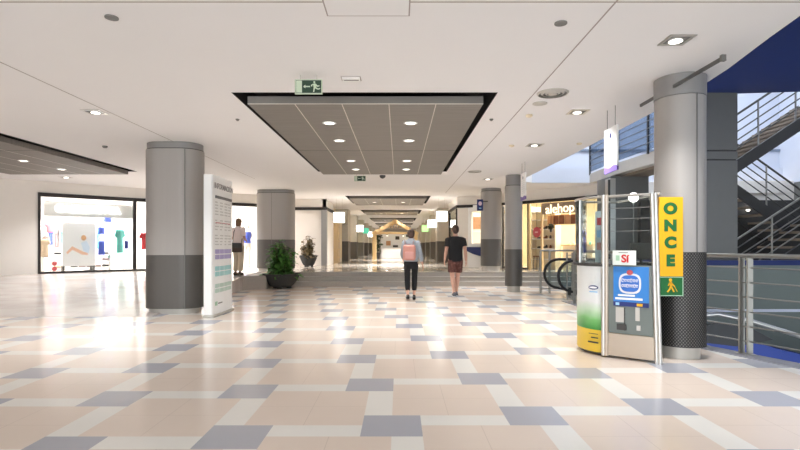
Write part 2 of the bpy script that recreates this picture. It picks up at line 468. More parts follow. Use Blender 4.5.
# plaster seams in the ceiling
mb = MB()
mb.box(1.733, 1.747, YB, 19, H - .002, H + .01); mb.box(-4.257, -4.243, YB, 15, H - .002, H + .01)
mb.box(-13, 3.25, 4.06, 4.075, H - .002, H + .01)
st(mb, 'trim_6', M_seam)

# main floor with the opening for the escalator void
fl = [(-13.5, YB), (5.0, YB), (5.0, 3.0), (4.75, 4.6), (4.28, 5.75), (3.98, 6.46), (3.98, 11.75), (5.3, 11.75), (5.3, 13.25), (12, 13.25), (12, 16.6), (-13.5, 16.6)]
st(MB().prism(fl, -0.3, 0.0), 'floor', M_floor)
mb = MB()
mb.prism([(4.75, YB), (5.0, YB), (5.0, 3.0), (4.75, 4.6), (4.28, 5.75), (3.98, 6.46), (3.98, 11.75), (3.76, 11.75), (3.76, 6.42), (4.07, 5.6), (4.5, 4.5), (4.75, 3.0)], 0.0, 0.012)
st(mb, 'trim_1', mat('border_stone', srgb(140, 140, 146), 0.25, var=0.1, scale=20))
# raised hall and three steps
RX0 = -3.9
st(MB().box(-13.5, 12, 16.58, YE, 0.0, UP), 'floor_upper', M_marble)
mb = MB(); tr = 0.33; rz = UP / 3
for k in range(3):
    mb.box(RX0, 12, 15.9 + tr * k, 16.6, rz * k, rz * (k + 1) - 0.028)
st(mb, 'steps', M_granite)
mb = MB()
for k in range(3):
    mb.box(RX0, 12, 15.88 + tr * k, 16.6 if k == 2 else 15.9 + tr * (k + 1) + .01, rz * (k + 1) - 0.028, rz * (k + 1) + (0.001 if k == 2 else 0))
st(mb, 'trim_2', mat('step_tread', srgb(176, 168, 158), 0.3, var=0.15, scale=30))
# ramp to the shop on the left
rampz = lambda x, y: max(0.0, min(UP, 0.07 * (y - 9.2)))
rp = [(-13.5, 9.2), (-4.5, 9.2), (-4.5, 15.2), (-4.5, 16.6), (-13.5, 16.6), (-13.5, 15.2)]
mb = MB()
mb.prism([(-13.5, 9.2), (-4.5, 9.2), (-4.5, 15.2), (-13.5, 15.2)], 0.0, lambda x, y: rampz(x, y) + .002)
mb.box(-13.5, -4.5, 15.2, 16.6, 0, UP + .001)
st(mb, 'floor_ramp', M_ramp)
mb = MB(); mb.prism([(-4.5, 14.6), (RX0, 14.9), (RX0, 16.6), (-4.5, 16.6)], 0.0, lambda x, y: UP - 0.02)
st(mb, 'trim_3', M_granite)

# outer walls
WT = 0.15
TRZ = 2.88
def wall_seg(mb, a, b, z0, z1, t=WT):
    a, b = Vector((*a, 0)), Vector((*b, 0)); d = (b - a).normalized(); n = Vector((-d.y, d.x, 0)) * t
    mb.prism([a.xy, b.xy, (b + n).xy, (a + n).xy], z0, z1)
st(MB().box(-13.65, -13.5, YB, 34, 0, H + .4), 'wall_left', M_wall)
# unseen end behind the camera: piers, gap left open to admit world light
mb = MB(); mb.box(-13.5, -9.5, YB - .2, YB, 0, H); mb.box(3.6, 5.0, YB - .2, YB, 0, H)
st(mb, 'wall_rear', M_wall)
# left shop front polyline
LP = [(-13.4, 12.9), (-10.97, 15.4), (-9.0, 17.3), (-5.6, 19.6), (-4.6, 21.5), (-3.1, 21.5), (-3.1, 24.0)]
mb = MB()
for a, b in zip(LP, LP[1:]): wall_seg(mb, a, b, TRZ, H)
wall_seg(mb, (-13.4, 12.9), (-10.97, 15.4), 0.2, TRZ)
st(mb, 'wall_shop_left', M_wall)
mb = MB(); wall_seg(mb, (-4.75, 21.5), (-3.1, 21.5), UP, TRZ); wall_seg(mb, (-3.1, 21.5), (-3.1, 24.0), UP, TRZ)
st(mb, 'wall_corner_left', M_wall)
mb = MB()
for a, b in zip(LP[1:], LP[2:]): wall_seg(mb, a, b, TRZ - .10, TRZ + .02, -0.05)
st(mb, 'trim_7', M_black)
mb = MB(); mb.box(-3.28, -3.05, 21.38, 21.6, UP, TRZ - .1)
st(mb, 'trim_8', M_metalc)
# shop interior on the left
mb = MB()
wall_seg(mb, (-13.4, 18.2), (-10.6, 19.6), UP, H); wall_seg(mb, (-10.6, 19.6), (-7.6, 21.6), UP, H); wall_seg(mb, (-7.6, 21.6), (-4.75, 22.3), UP, H)
wall_seg(mb, (-13.4, 13.4), (-13.4, 18.2), UP, H)
st(mb, 'wall_shop_inside', M_shopw)
# right shop front polyline
RP = [(2.35, 24.0), (2.35, 20.4), (3.04, 20.05), (3.93, 19.2), (4.69, 18.3), (6.64, 15.9), (9.4, 15.4), (12.0, 15.4)]
mb = MB()
for a, b in zip(RP, RP[1:]): wall_seg(mb, a, b, TRZ, H)
wall_seg(mb, (6.9, 15.85), (12, 15.4), UP - .4, TRZ)
st(mb, 'wall_shop_right', M_wall)
mb = MB()
for a, b in zip(RP[:-1], RP[1:-1]): wall_seg(mb, a, b, TRZ - .09, TRZ + .02, -0.05)
st(mb, 'trim_9', M_black)
mb = MB()
wall_seg(mb, (2.5, 22.4), (5.2, 22.2), UP, H); wall_seg(mb, (5.2, 22.2), (9.2, 18.8), UP, H); wall_seg(mb, (9.2, 18.8), (12, 18.8), UP, H)
st(mb, 'wall_shop_cream', mat('shop_cream', srgb(228, 208, 166), .7, var=.03))
# corridor walls (piers built further down), end wall
mb = MB(); mb.box(-3.6, -3.45, 24, YE, UP, H); st(mb, 'wall_corridor_left', M_cream)
mb = MB(); mb.box(2.75, 2.9, 24, YE, UP, H); st(mb, 'wall_corridor_right', M_cream)
st(MB().box(-13.5, 12, YE, YE + .2, UP, H), 'wall_end', M_wall)

# atrium: upper fascia, upper balcony slab, lower level
mb = MB(); mb.prism([(4.0, 16.0), (12, 16.0), (12, 16.3), (4.0, 16.3)], H + .45, 8.0); mb.prism([(3.3, 12.0), (3.75, 15.3), (4.0, 16.0), (4.0, 16.3), (3.4, 16.3), (3.0, 12.0)], H + .45, 8.0)
st(mb, 'wall_atrium', M_pale)
mb = MB()
for z in (3.68, 4.28): mb.box(4.0, 12, 15.95, 16.0, z - .035, z + .035)
st(mb, 'trim_10', M_paleline)
mb = MB(); mb.prism([(3.75, 15.86), (12, 15.86), (12, 15.95), (3.75, 15.95)], H, H + .46)
st(mb, 'trim_11', M_pale)
st(MB().box(3.9, 12.0, -2, 15.8, -4.2, -4.0), 'floor_lower', M_lowertile)
st(MB().box(12.0, 12.2, -2, 16, -4.2, 3.2), 'wall_void_right', M_grey)
st(MB().box(12.0, 12.2, -5, 16, 3.2, 8.2), 'wall_sky_block_right', M_pale)  # side wall carried up with the roof, added to dim the atrium
st(MB().box(5.0, 12.2, -5.2, -5.0, -4.2, 8.2), 'wall_sky_block_front', M_grey)  # unseen wall added to keep world light out of the void
mb = MB(); mb.box(3.3, 12.2, -5.2, 9.4, 8.0, 8.2); mb.box(3.3, 4.0, 9.4, 16.5, 8.0, 8.2); mb.box(10.4, 12.2, 9.4, 16.5, 8.0, 8.2); mb.box(3.3, 12.2, 15.2, 16.5, 8.0, 8.2)  # unseen roof added to dim the void, open over the far atrium
st(mb, 'ceiling_sky_block', M_pale)
st(MB().box(3.25, 3.3, -5.2, 12.1, H + .45, 8.2), 'wall_atrium_left', M_pale)
mb = MB(); mb.box(5.3, 12, 13.25, 13.4, -4, -0.31); st(mb, 'wall_void_back', M_grey)

# ------------------------------------------------------------------ ceiling panels and lamps
def ceiling_panel(cx, a, b, label, nx=5, ny=2, group=None):
    t = thing('ceiling_raft', label, 'ceiling panel', (cx, (a + b) / 2, H - .1), 0, group)
    w, d = 1.545, (b - a) / 2 - 0.17
    MB().box(-w, w, -d, d, 0, 0.10).build('wood_panel', M_wood, t)
    mb = MB()
    for k in range(1, nx):
        x = -w + 2 * w * k / nx; mb.box(x - .005, x + .005, -d, d, -.002, .001)
    mb.box(-w, w, -d - .003, -d + .006, -.003, .006)
    mb.build('joint', M_joint, t)
    if ny == 2:
        MB().box(-w, w, -.05, -.03, -.002, .001).build('cross_joint', M_charc, t)
    return t
ceiling_panel(RC, *RECESS[0], 'large grey wood ceiling panel in black recess nearest the camera, over the tiled hall')
ceiling_panel(RECL, 6.48, 13.47, 'grey wood ceiling panel in black recess over the left shop ramp')
pn = ['second grey wood ceiling panel, just beyond the steps', 'third grey wood ceiling panel along the corridor ceiling', 'fourth grey wood ceiling panel along the corridor ceiling', 'fifth grey wood ceiling panel, far down the corridor', 'last and farthest grey wood ceiling panel down the corridor']
for (a, b), lb in zip(RECESS[1:], pn): ceiling_panel(RC, a, b, lb, 5, 1)
def downlight(loc, label, group=None, r=0.105, power=8):
    t = thing('downlight', label, 'ceiling light', loc, 0, group)
    MB().lathe([(r, 0.012), (r, -0.004), (r * .74, -0.008), (r * .74, 0.012)], seg=24).build('ring', M_white, t, smooth=True)
    MB().lathe([(r * .7, 0.01), (r * .7, -0.003)], seg=24).build('lamp', M_lamp, t)
    area('lamp_light', (loc[0], loc[1], loc[2] - .02), r * 1.4, power, spread=110)
    return t
PB = H - .1
rows = [(7.69, 'first'), (8.98, 'second'), (11.14, 'third'), (12.4, 'fourth')]
for y, nm in rows:
    for x, sd in ((-1.055, 'left'), (0.175, 'right')):
        downlight((x, y, PB), f'{nm}-row {sd}-hand round downlight in the large wood ceiling panel nearest the camera', 'downlights in the nearest ceiling panel')
for y in (7.69, 8.98, 11.14, 12.4):
    downlight((RECL + .4, y, PB), 'round downlight in the wood ceiling panel over the ramp', 'downlights in the ramp ceiling panel')
for a, b in RECESS[1:]:  # beyond the second panel these downlights are added to light the corridor
    for x in (-1.055, 0.175):
        far = 'just beyond the steps' if a < 25 else 'far down the corridor, added for light'
        downlight((x, (a + b) / 2, PB), f'round downlight in a wood ceiling panel {far}', f'downlights {far}', power=46)
def square_light(loc, label, w=.24, lit=True, power=24):
    t = thing('square_downlight', label, 'ceiling light', loc)
    mb = MB(); h = w / 2; f = .03
    mb.box(-h, h, -h, -h + f, -.008, .0); mb.box(-h, h, h - f, h, -.008, 0); mb.box(-h, -h + f, -h + f, h - f, -.008, 0); mb.box(h - f, h, -h + f, h - f, -.008, 0)
    mb.build('frame', M_alu, t)
    MB().box(-h + f, h - f, -h + f, h - f, -.003, 0).build('reflector', M_grey if lit else M_plinth, t)
    if lit:
        MB().lathe([(.05, 0.0), (.062, -.006), (.05, -.012)], (-.0, .02, -.003), 20).build('lamp', M_lamp, t)
    area('lamp_light', (loc[0], loc[1], loc[2] - .03), w * .8, power, shape='SQUARE', spread=110)
    return t
square_light((2.64, 4.82, H), 'square recessed ceiling light with a lit lamp, nearest, above the yellow sign', .25)
square_light((2.62, 7.43, H), 'square recessed ceiling light left of the near grey round column', .27)
square_light((2.65, 9.9, H), 'square recessed ceiling light beside the atrium edge, past the hanging white signs', .30)
square_light((2.63, 15.0, H), 'small square recessed ceiling light by the far grey columns', .3)
square_light((-4.46, 7.43, H), 'square recessed ceiling light in front of the broad left column', .27)
square_light((-9.6, 14.6, H), 'square recessed ceiling light above the bright shop window on the left', .27)
square_light((-6.4, 16.6, H), 'square recessed ceiling light in front of the shop behind the left columns', .27)
def disc(name, loc, label, cat, prof, m, extra=None):
    t = MB().lathe(prof, seg=28).build(name, m, None, smooth=True); t.location = loc
    return tag(t, label, cat)
def grille(loc, label, r=.2):
    t = thing('ceiling_diffuser', label, 'air vent', loc)
    for q in (1.0, .74, .48):
        MB().lathe([(r * q, 0.0), (r * q, -.006), (r * (q - .08), -.02), (r * (q - .12), -.02), (r * (q - .04), 0.0)], seg=32).build('ring', M_plinth, t, smooth=True)
    MB().lathe([(r * .97, 0), (r * .97, -.003)], seg=32).build('backing', M_grey, t)
    MB().lathe([(r * .3, 0), (r * .26, -.022), (.01, -.022)], seg=24).build('hub', M_plinth, t)
    return t
grille((1.97, 6.5, H), 'large round ring air diffuser in the ceiling right of the nearest wood panel')
grille((2.0, 13.4, H), 'small round ring air diffuser in the ceiling near the far corner of the wood panel', .19)
disc('speaker', (1.94, 6.98, H), 'flat white round ceiling speaker just behind the large air diffuser', 'speaker', [(.1, 0), (.1, -.008), (.085, -.012)], M_plinth)
disc('recessed_spot', (-2.46, 4.34, H), 'dark round recessed spot alone in the ceiling at upper left', 'ceiling light', [(.055, 0), (.055, -.01), (.035, -.012)], M_grey)
disc('recessed_spot', (1.42, 4.45, H), 'dark round recessed spot alone in the ceiling at upper right', 'ceiling light', [(.055, 0), (.055, -.01), (.035, -.012)], M_grey)
disc('sprinkler', (-2.5, 7.85, H), 'tiny dark sprinkler head left of the nearest wood ceiling panel', 'sprinkler', [(.03, 0), (.03, -.01), (.012, -.03)], M_grey)
disc('sprinkler', (1.43, 7.85, H), 'tiny dark sprinkler head right of the nearest wood ceiling panel', 'sprinkler', [(.03, 0), (.03, -.01), (.012, -.03)], M_grey)
disc('smoke_detector', (1.95, 7.6, H), 'small cream smoke detector behind the flat ceiling speaker', 'smoke detector', [(.05, 0), (.05, -.02), (.03, -.035)], M_cream)
disc('smoke_detector', (2.2, 9.9, H), 'small cream smoke detector left of the third square ceiling light', 'smoke detector', [(.05, 0), (.05, -.02), (.03, -.035)], M_cream)
disc('smoke_detector', (3.45, 9.7, H), 'small cream smoke detector near the atrium edge of the ceiling', 'smoke detector', [(.05, 0), (.05, -.02), (.03, -.035)], M_cream)
disc('smoke_detector', (-5.8, 10.0, H), 'small grey smoke detector between the left wood panel and the broad column', 'smoke detector', [(.05, 0), (.05, -.02), (.03, -.035)], M_grey)
disc('dome_camera', (-0.46, 14.2, H), 'small dark dome camera just behind the nearest wood ceiling panel', 'camera', [(.085, 0), (.085, -.03), (.06, -.07), (.02, -.09)], M_charc)
t = MB(); t.box(-.6, .08, 3.62, 4.3, -.004, .004)
tag(t.build('access_hatch', M_ceil, None, loc=(0, 0, H - .001)), 'white square access hatch flush in the ceiling at the top of the photo', 'hatch')
mb = MB(); o = bpy.data.objects['access_hatch']
for x0, x1, y0, y1 in ((-.612, -.6, 3.62, 4.312), (.08, .092, 3.62, 4.312), (-.6, .08, 4.3, 4.312)): mb.box(x0, x1, y0, y1, -.003, .004)
mb.build('gap', M_seam, o)
t = thing('emergency_light', 'white rectangular emergency light on the ceiling right of the near exit sign', 'emergency light', (-.56, 5.94, H))
MB().box(-.115, .115, -.075, .075, -.006, 0).build('frame', M_seam, t); MB().box(-.105, .105, -.066, .066, -.016, -.004).build('body', M_white, t, bevel=.003)
MB().box(-.088, .088, .0, .022, -.019, -.015).build('slot', M_grey, t)

def exit_sign(cx, Y, z0, w, h, label):
    t = thing('exit_sign', label, 'exit sign', (cx, Y, z0))
    MB().box(-w / 2, w / 2, 0, .025, 0, h).build('plate', M_exitl, t, bevel=.002)
    mb = MB()
    mb.box(-.235 * w, .465 * w, -.004, 0.0, .07 * h, .93 * h); mb.build('green_field', M_exit, t)
    mb = MB(); mb.box(-.46 * w, -.45 * w, -.003, 0, .07 * h, .93 * h); mb.box(-.46 * w, -.24 * w, -.003, 0, .07 * h, .09 * h); mb.box(-.46 * w, -.24 * w, -.003, 0, .91 * h, .93 * h); mb.build('door_outline', M_exit, t)
    def pl(pts): return [(x * w, -.004, z * h) for x, z in pts]
    mb = MB(); T = (0, -.003, 0)
    mb.plate(pl([(-.19, .5), (-.11, .62), (-.11, .54), (.06, .54), (.06, .46), (-.11, .46), (-.11, .38)]), T)
    mb.build('arrow', M_exitl, t)
    mb = MB()
    mb.ell((.215 * w, -.006, .80 * h), (.035 * w, .003, .07 * h))
    mb.plate(pl([(.17, .68), (.25, .72), (.29, .5), (.24, .38), (.19, .42)]), T)
    mb.plate(pl([(.24, .42), (.21, .14), (.17, .12), (.19, .44)]), T)
    mb.plate(pl([(.26, .48), (.35, .36), (.42, .40), (.43, .34), (.35, .28), (.22, .40)]), T)
    mb.plate(pl([(.18, .70), (.09, .60), (.11, .50), (.14, .52), (.14, .60), (.21, .64)]), T)
    mb.plate(pl([(.26, .70), (.34, .56), (.40, .58), (.40, .52), (.32, .48), (.24, .60)]), T)
    mb.build('running_figure', M_exitl, t)
    for s in (-.3, .3): MB().tube([(s * w, .012, h), (s * w, .012, H - z0)], .005, 6).build('hanger', M_plinth, t)
    return t
exit_sign((308.5 - CX) / F * 5.8, 5.8, Z(94, 5.8), .315, .168, 'green exit sign with running figure and left arrow hanging before the near wood panel')
exit_sign((360 - CX) / F * 13.9, 13.9, Z(181.2, 13.9), .32, .15, 'small green exit sign hanging behind the near wood panel')

# ------------------------------------------------------------------ columns
def rrect(cx, cy, w, d, r, seg=10):
    pts = []
    for qx, qy, a0 in ((1, 1, 0), (-1, 1, PI / 2), (-1, -1, PI), (1, -1, 3 * PI / 2)):
        for k in range(seg + 1):
            a = a0 + PI / 2 * k / seg
            pts.append((cx + qx * (w / 2 - r) + r * math.cos(a), cy + qy * (d / 2 - r) + r * math.sin(a)))
    return pts
def column(name, label, cx, cy, w, d, r, zb, z_lo, z_split, z_cap, lower=M_dark, seam=None, capin=0.02):
    t = thing(name, label, 'column', (cx, cy, zb))
    P = lambda k=0: rrect(0, 0, w - 2 * k, d - 2 * k, max(.02, r - k))
    MB().prism(P(.06), 0, z_lo + .02).build('plinth', M_plinth, t, smooth=True)
    MB().prism(P(), z_lo, z_split - .006).build('lower_cladding', lower, t, smooth=True)
    MB().prism(P(.012), z_split - .01, z_cap + .01).build('shadow_gap', M_charc, t, smooth=True)
    MB().prism(P(.001), z_split, z_cap - .006).build('upper_cladding', M_metal, t, smooth=True)
    MB().prism(P(capin), z_cap, H - zb - .003).build('cap', M_metalc, t, smooth=True)
    if seam is not None:
        mb = MB(); mb.box(seam - .006, seam + .006, -d / 2 - .001, -d / 2 + .01, z_lo, z_cap); mb.build('seam', M_grey, t)
    return t
column('column', 'broad grey metal column with rounded sides behind the white information totem', -4.345, 9.86, 1.07, .72, .345, 0, .10, 1.11, 3.12, seam=.33)
column('column', 'broad grey metal column behind the potted green plant at the steps', -4.39, 18.1, 1.34, .8, .38, UP, .06, 1.07, H - UP - .12, seam=-.06)
column('column', 'wide grey metal column on the raised hall, right of the man in shorts', 3.2, 17.6, .72, .66, .32, UP, .16, 1.08, H - UP - .1)
column('column', 'slim round grey column with dark lower half in front of the steps', 3.21, 14.2, .48, .48, .235, 0, .16, 1.18, 2.95)
RCX, RCY = 3.30, 5.96
t = column('column', 'large round grey column with perforated dark steel base behind the yellow sign', RCX, RCY, .54, .54, .265, 0, .14, 1.22, 3.01, lower=M_perf, capin=-.004)
MB().box(.04, .052, -.275, -.255, 1.22, 3.01).build('seam', M_grey, t)
# banner arm through the near column
t = thing('banner_arm', 'long thin steel arm sticking out of the near round column below the ceiling', 'bracket', (3.12, 5.6, 3.10))
MB().box(-.010, .010, -.72, .95, -.018, .018)  .build('bar', mat('arm_grey', srgb(96, 95, 93), .45, .4), t); MB().box(-.022, .022, -.735, -.70, -.03, .03).build('end_cap', M_grey, t)
# grey square pier under the atrium balcony
t = thing('pier', 'grey square pier under the blue glass balcony, behind the booth', 'column', (6.05, 13.3, 0))
MB().box(-.5, .5, 0, .9, 0, 3.1).build('cladding', M_grey, t); MB().box(-.52, -.38, -.03, .3, 0, 3.05).build('edge_profile', M_alu, t)
MB().tube([(-.58, -.1, 0), (-.58, -.1, 3.0)], .03, 10).build('downpipe', M_charc, t)
# dark broad pier by the stairs
t = thing('pier', 'broad dark grey clad pier beside the stairs, right of the near round column', 'column', (5.97, 9.5, -4.0))
mb = MB(); mb.box(-.345, .345, 0, .7, 0, 7.2); mb.build('core', M_charc, t)
mb = MB(); mb.box(-.36, .36, -.02, .72, 3.6, 6.88); mb.build('lower_cladding', M_grey, t)
MB().box(-.36, .36, -.02, .72, 6.91, 7.05).build('band', M_grey, t)
MB().box(-.36, .36, -.02, .72, 7.08, 8.3).build('upper_cladding', M_grey, t)

# ------------------------------------------------------------------ shop on the left
def along(a, b, s, t=0.0):
    """point at distance s along a->b, t metres behind the line"""
    a, b = Vector(a), Vector(b); d = (b - a).normalized(); n = Vector((-d.y, d.x))
    p = a + d * s + n * t; return p.x, p.y
A0, A1 = LP[1], LP[2]
LEN1 = (Vector(A1) - Vector(A0)).length; ANG1 = math.atan2(A1[1] - A0[1], A1[0] - A0[0])
B0, B1 = LP[2], LP[3]
LEN2 = (Vector(B1) - Vector(B0)).length; ANG2 = math.atan2(B1[1] - B0[1], B1[0] - B0[0])
def shopwindow(name, a, b, s0, s1, z0, z1, mullions=(), fw=.07, fm=None):
    ang = math.atan2(b[1] - a[1], b[0] - a[0]); L = s1 - s0
    x, y = along(a, b, s0)
    w = bpy.data.objects.new(name, None); COL.objects.link(w); w['kind'] = 'structure'; w.location = (x, y, 0); w.rotation_euler = (0, 0, ang)
    mb = MB()
    mb.box(0, fw, -.04, .06, z0, z1); mb.box(L - fw, L, -.04, .06, z0, z1); mb.box(fw, L - fw, -.04, .06, z0, z0 + .06)
    for q in mullions: mb.box(q - fw / 2, q + fw / 2, -.04, .06, z0, z1)
    mb.build('window_frame', fm or M_black, w)
    MB().box(fw, L - fw, -.005, .005, z0 + .06, z1).build('window_pane', G_clear, w)
    return w
shopwindow('window_1', A0, A1, 0.0, LEN1, UP, TRZ - .1)
shopwindow('window_2', B0, B1, 0.0, 2.4, UP, TRZ - .1, fw=.04)
# lettering over the window
t = thing('shop_sign', 'white lit letters above the bright shop window on the left', 'sign', (*along(A0, A1, .55, .3), Z(209.5, 16.2)), ANG1)
text('lettering', 'CALZEDONIA', .30, M_shopletter, t, (.88, 0, 0), (PI / 2, 0, 0), .015, .004)
MB().box(-.35, 2.2, .03, .06, -.22, .22).build('sign_board', M_shopw, t)
MB().box(-.3, 2.1, .06, .4, .2, .24).build('sign_support', M_alu, t)
for s in (-.2, 2.0): MB().tube([(s, .2, .24), (s, .2, H - Z(209.5, 16.2))], .008, 6).build('hanger', M_alu, t)
# big poster on a stand: reclining woman
def shop1(s, tt, z): return (*along(A0, A1, s, tt), z)
pz0, pz1 = 1.0, 2.0
t = thing('poster', 'large white poster of a reclining person in the left shop window', 'poster', shop1(.78, .8, UP), ANG1)
MB().box(0, .95, 0, .03, .18, 1.62).build('board', M_white, t, bevel=.004)
MB().box(.02, .06, .0, .3, 0, .2).build('foot', M_charc, t); MB().box(.89, .93, .0, .3, 0, .2).build('foot', M_charc, t)
mb = MB(); T = (0, -.003, 0)
mb.ell((.60, -.004, 1.12), (.075, .004, .09))
mb.build('picture_head', mat('print_hair', srgb(228, 178, 130), 0.6), t)
mb = MB(); mb.plate([(.1, -.002, .63), (.27, -.002, .84), (.58, -.002, .66), (.72, -.002, .62), (.72, -.002, .54), (.55, -.002, .56), (.28, -.002, .72), (.14, -.002, .58)], T); mb.build('picture_legs', mat('print_skin', srgb(240, 196, 168), 0.6), t)
mb = MB(); mb.plate([(.52, -.004, .95), (.68, -.004, 1.02), (.78, -.004, .8), (.74, -.004, .6), (.6, -.004, .66)], T); mb.build('picture_top', mat('print_pale_blue', srgb(214, 228, 240), 0.6), t)
t = thing('frame_stand', 'dark thin metal clothes stand beside the reclining poster in the shop window', 'stand', shop1(1.62, 1.15, UP), ANG1)
mb = MB(); mb.tube([(-.35, 0, 1.72), (.35, 0, 1.72)], .012, 8); mb.tube([(.05, 0, 1.72), (.05, 0, .2)], .014, 8); mb.tube([(.33, 0, 1.72), (.33, 0, 1.3)], .012, 8)
mb.build('pole', M_charc, t); MB().lathe([(.2, 0), (.2, .02), (.03, .04), (.02, .22)], (.05, 0, 0), 20).build('base', M_charc, t)
for z in (1.05, .72): MB().ell((.05, -.03, z), (.05, .03, .07)).build('ornament', M_charc, t)
def garment(name, label, cat, loc, rz, w, h, m, sleeves=True, hanger=True):
    t = thing(name, label, cat, loc, rz)
    mb = MB(); d = .05
    mb.loft([((0, 0, -h), w * .48, d), ((0, 0, -h * .5), w * .44, d), ((0, 0, -.12 * h), w * .46, d * .9), ((0, 0, -.02), w * .22, d * .6)], 16)
    if sleeves:
        for s in (-1, 1): mb.loft([((s * w * .34, 0, -.06 * h), .06, .035, (s, 0, -.8)), ((s * w * .62, 0, -.34 * h), .05, .03, (s, 0, -1.2))], 10)
    mb.build('cloth', m, t, smooth=True, remesh=.02, sm=2)
    if hanger:
        mb = MB(); mb.tube([(-w * .3, 0, -.03), (0, 0, .06), (w * .3, 0, -.03)], .008, 6); mb.tube([(0, 0, .06), (0, 0, .16)], .006, 6)
        mb.build('hanger', M_alu, t)
    return t
garment('top', 'blue short top hung highest in the left shop window', 'clothing', shop1(2.12, .9, Z(212, 16.8)), ANG1, .26, .30, M_cloth_blue)
garment('top', 'blue small top hung lower in the left shop window, beside the thin stand', 'clothing', shop1(1.9, .8, Z(226, 16.8)), ANG1, .22, .26, M_cloth_blue, False)
garment('dress', 'long blue beach dress standing in the left shop window', 'clothing', shop1(1.86, .6, Z(240, 16.7)), ANG1, .22, .50, M_cloth_blue, False)
garment('dress', 'teal long dress beside the window edge of the left shop', 'clothing', shop1(2.45, .7, Z(228, 17)), ANG1, .24, .85, M_cloth_teal)
garment('top', 'dark blue small top beside the teal dress in the left shop', 'clothing', shop1(2.60, .5, Z(240, 17)), ANG1, .14, .30, M_cloth_navy, False)
garment('top', 'tan top hanging at the far left of the left shop window', 'clothing', shop1(.30, .9, Z(238, 16)), ANG1, .24, .6, M_cloth_tan)
garment('top', 'pink pale top high at the left of the left shop window', 'clothing', shop1(.5, 1.2, Z(222, 16)), ANG1, .2, .32, M_cloth_pink)
garment('top', 'red top hanging in the second narrow window beside the left column', 'clothing', (*along(B0, B1, .42, .6), Z(232, 17.8)), ANG2, .34, .62, M_red)
for lb, s_, px_, m_, w_, h_ in (('small pink top hanging over the left end of the low display shelf', .95, 222, M_cloth_pink, .2, .22), ('pale tan top hanging behind the thin stand in the left shop', 1.45, 222, M_cloth_tan, .2, .3),
        ('pale lilac top hanging right of the highest blue top', 2.32, 226, mat('cloth_lilac', srgb(196, 180, 220), .8), .16, .26), ('mint small top hanging below the teal dress', 2.36, 256, mat('cloth_mint', srgb(180, 220, 206), .8), .18, .26),
        ('grey long top at the far left jamb of the shop window', .42, 236, M_strap, .16, .7)):
    garment('top', lb, 'clothing', shop1(s_, 1.35, Z(px_, 16.9)), ANG1, w_, h_, m_)
# low display shelves along the window with folded garments
t = thing('display_shelf', 'low white display shelf along the bottom of the left shop window', 'shelf', shop1(.55, 1.3, UP), ANG1)
for z in (.12, .34, .56): MB().box(0, 1.75, -.15, .15, z - .012, z + .012).build('shelf_board', M_white, t)
for s in (0, 1.73): MB().box(s, s + .02, -.15, .15, 0, .7).build('side_panel', M_white, t)
for k in range(7):
    for z in (.132, .352, .572):
        if random.random() < .25: continue
        m = random.choice([M_dgrey_item, M_cloth_tan, M_strap, M_cloth_pink if k < 2 else M_strap])
        px, py = along(A0, A1, .72 + k * .235, 1.22)
        o = MB().box(-.09, .09, -.08, .08, 0, .055 + .03 * random.random()).build('folded_garment', m, None, bevel=.015, loc=(px, py, UP + z), rot=(0, 0, ANG1))
        tag(o, 'folded garment lying on the low display shelf of the left shop', 'clothing', 'folded garments on the display shelf')
for k, z in enumerate((.62, .80)):
    o = MB().ell((0, 0, 0), (.075, .06, .075)).build('bag', M_rose, None, smooth=True, loc=shop1(.52, .55, UP + .12 + .17 * k))
    tag(o, 'rose pink pouch at the bottom of the left shop window, ' + ('lower one' if k == 0 else 'upper one'), 'bag')
t = thing('clothes_rail', 'steel clothes rail of pale garments along the back of the left shop', 'clothes rail', (*along(A0, A1, .1, 2.0), UP), ANG1)
MB().tube([(0, 0, 1.55), (2.2, 0, 1.55)], .015, 8).build('bar', M_alu, t)
for s_ in (.02, 2.18):
    MB().tube([(s_, 0, 0), (s_, 0, 1.55)], .015, 8).build('upright', M_alu, t); MB().box(s_ - .02, s_ + .02, -.22, .22, 0, .03).build('foot', M_alu, t)
g0 = None
gm = [M_cloth_tan, M_cloth_pink, M_cloth_teal, M_strap, M_cloth_blue, M_rose]
for k in range(11):
    x, y = along(A0, A1, .3 + .18 * k, 2.0)
    garment('dress', 'pale dress on the steel clothes rail at the back of the left shop', 'clothing', (x, y, UP + 1.47), ANG1 + 1.1, .3, .55 + .25 * random.random(), gm[(k * 5) % 6])['group'] = 'dresses on the clothes rail'
# mannequins with swimwear further right
def mannequin(label, loc, rz, m, h=1.6):
    t = thing('mannequin', label, 'mannequin', loc, rz)
    mb = MB()
    mb.loft([((0, 0, .78), .13, .09), ((0, 0, .9), .16, .10), ((0, 0, 1.08), .11, .08), ((0, 0, 1.3), .16, .10), ((0, 0, 1.42), .12, .07), ((0, 0, 1.47), .05, .05)], 16)
    mb.ell((0, 0, 1.62), (.075, .09, .11))
    mb.caps((0, 0, 1.45), (0, 0, 1.58), .045, .045)
    for s in (-1, 1):
        mb.caps((s * .08, 0, .82), (s * .08, -.02, .45), .075, .05); mb.caps((s * .08, -.02, .45), (s * .08, .02, .06), .05, .035); mb.caps((s * .08, .02, .04), (s * .08, -.1, .03), .03, .025)
        mb.caps((s * .16, 0, 1.38), (s * .22, .02, 1.1), .045, .035); mb.caps((s * .22, .02, 1.1), (s * .23, -.06, .86), .035, .025)
    mb.build('body', M_shopw, t, smooth='all', remesh=.02, sm=3)
    mb = MB(); mb.loft([((0, 0, .95), .15, .10), ((0, 0, 1.1), .13, .095), ((0, 0, 1.28), .172, .11), ((0, 0, 1.4), .15, .09)], 16); mb.build('garment', m, t, smooth=True)
    MB().lathe([(.16, 0), (.16, .015), (.02, .02)], seg=20).build('base', M_alu, t)
    return t
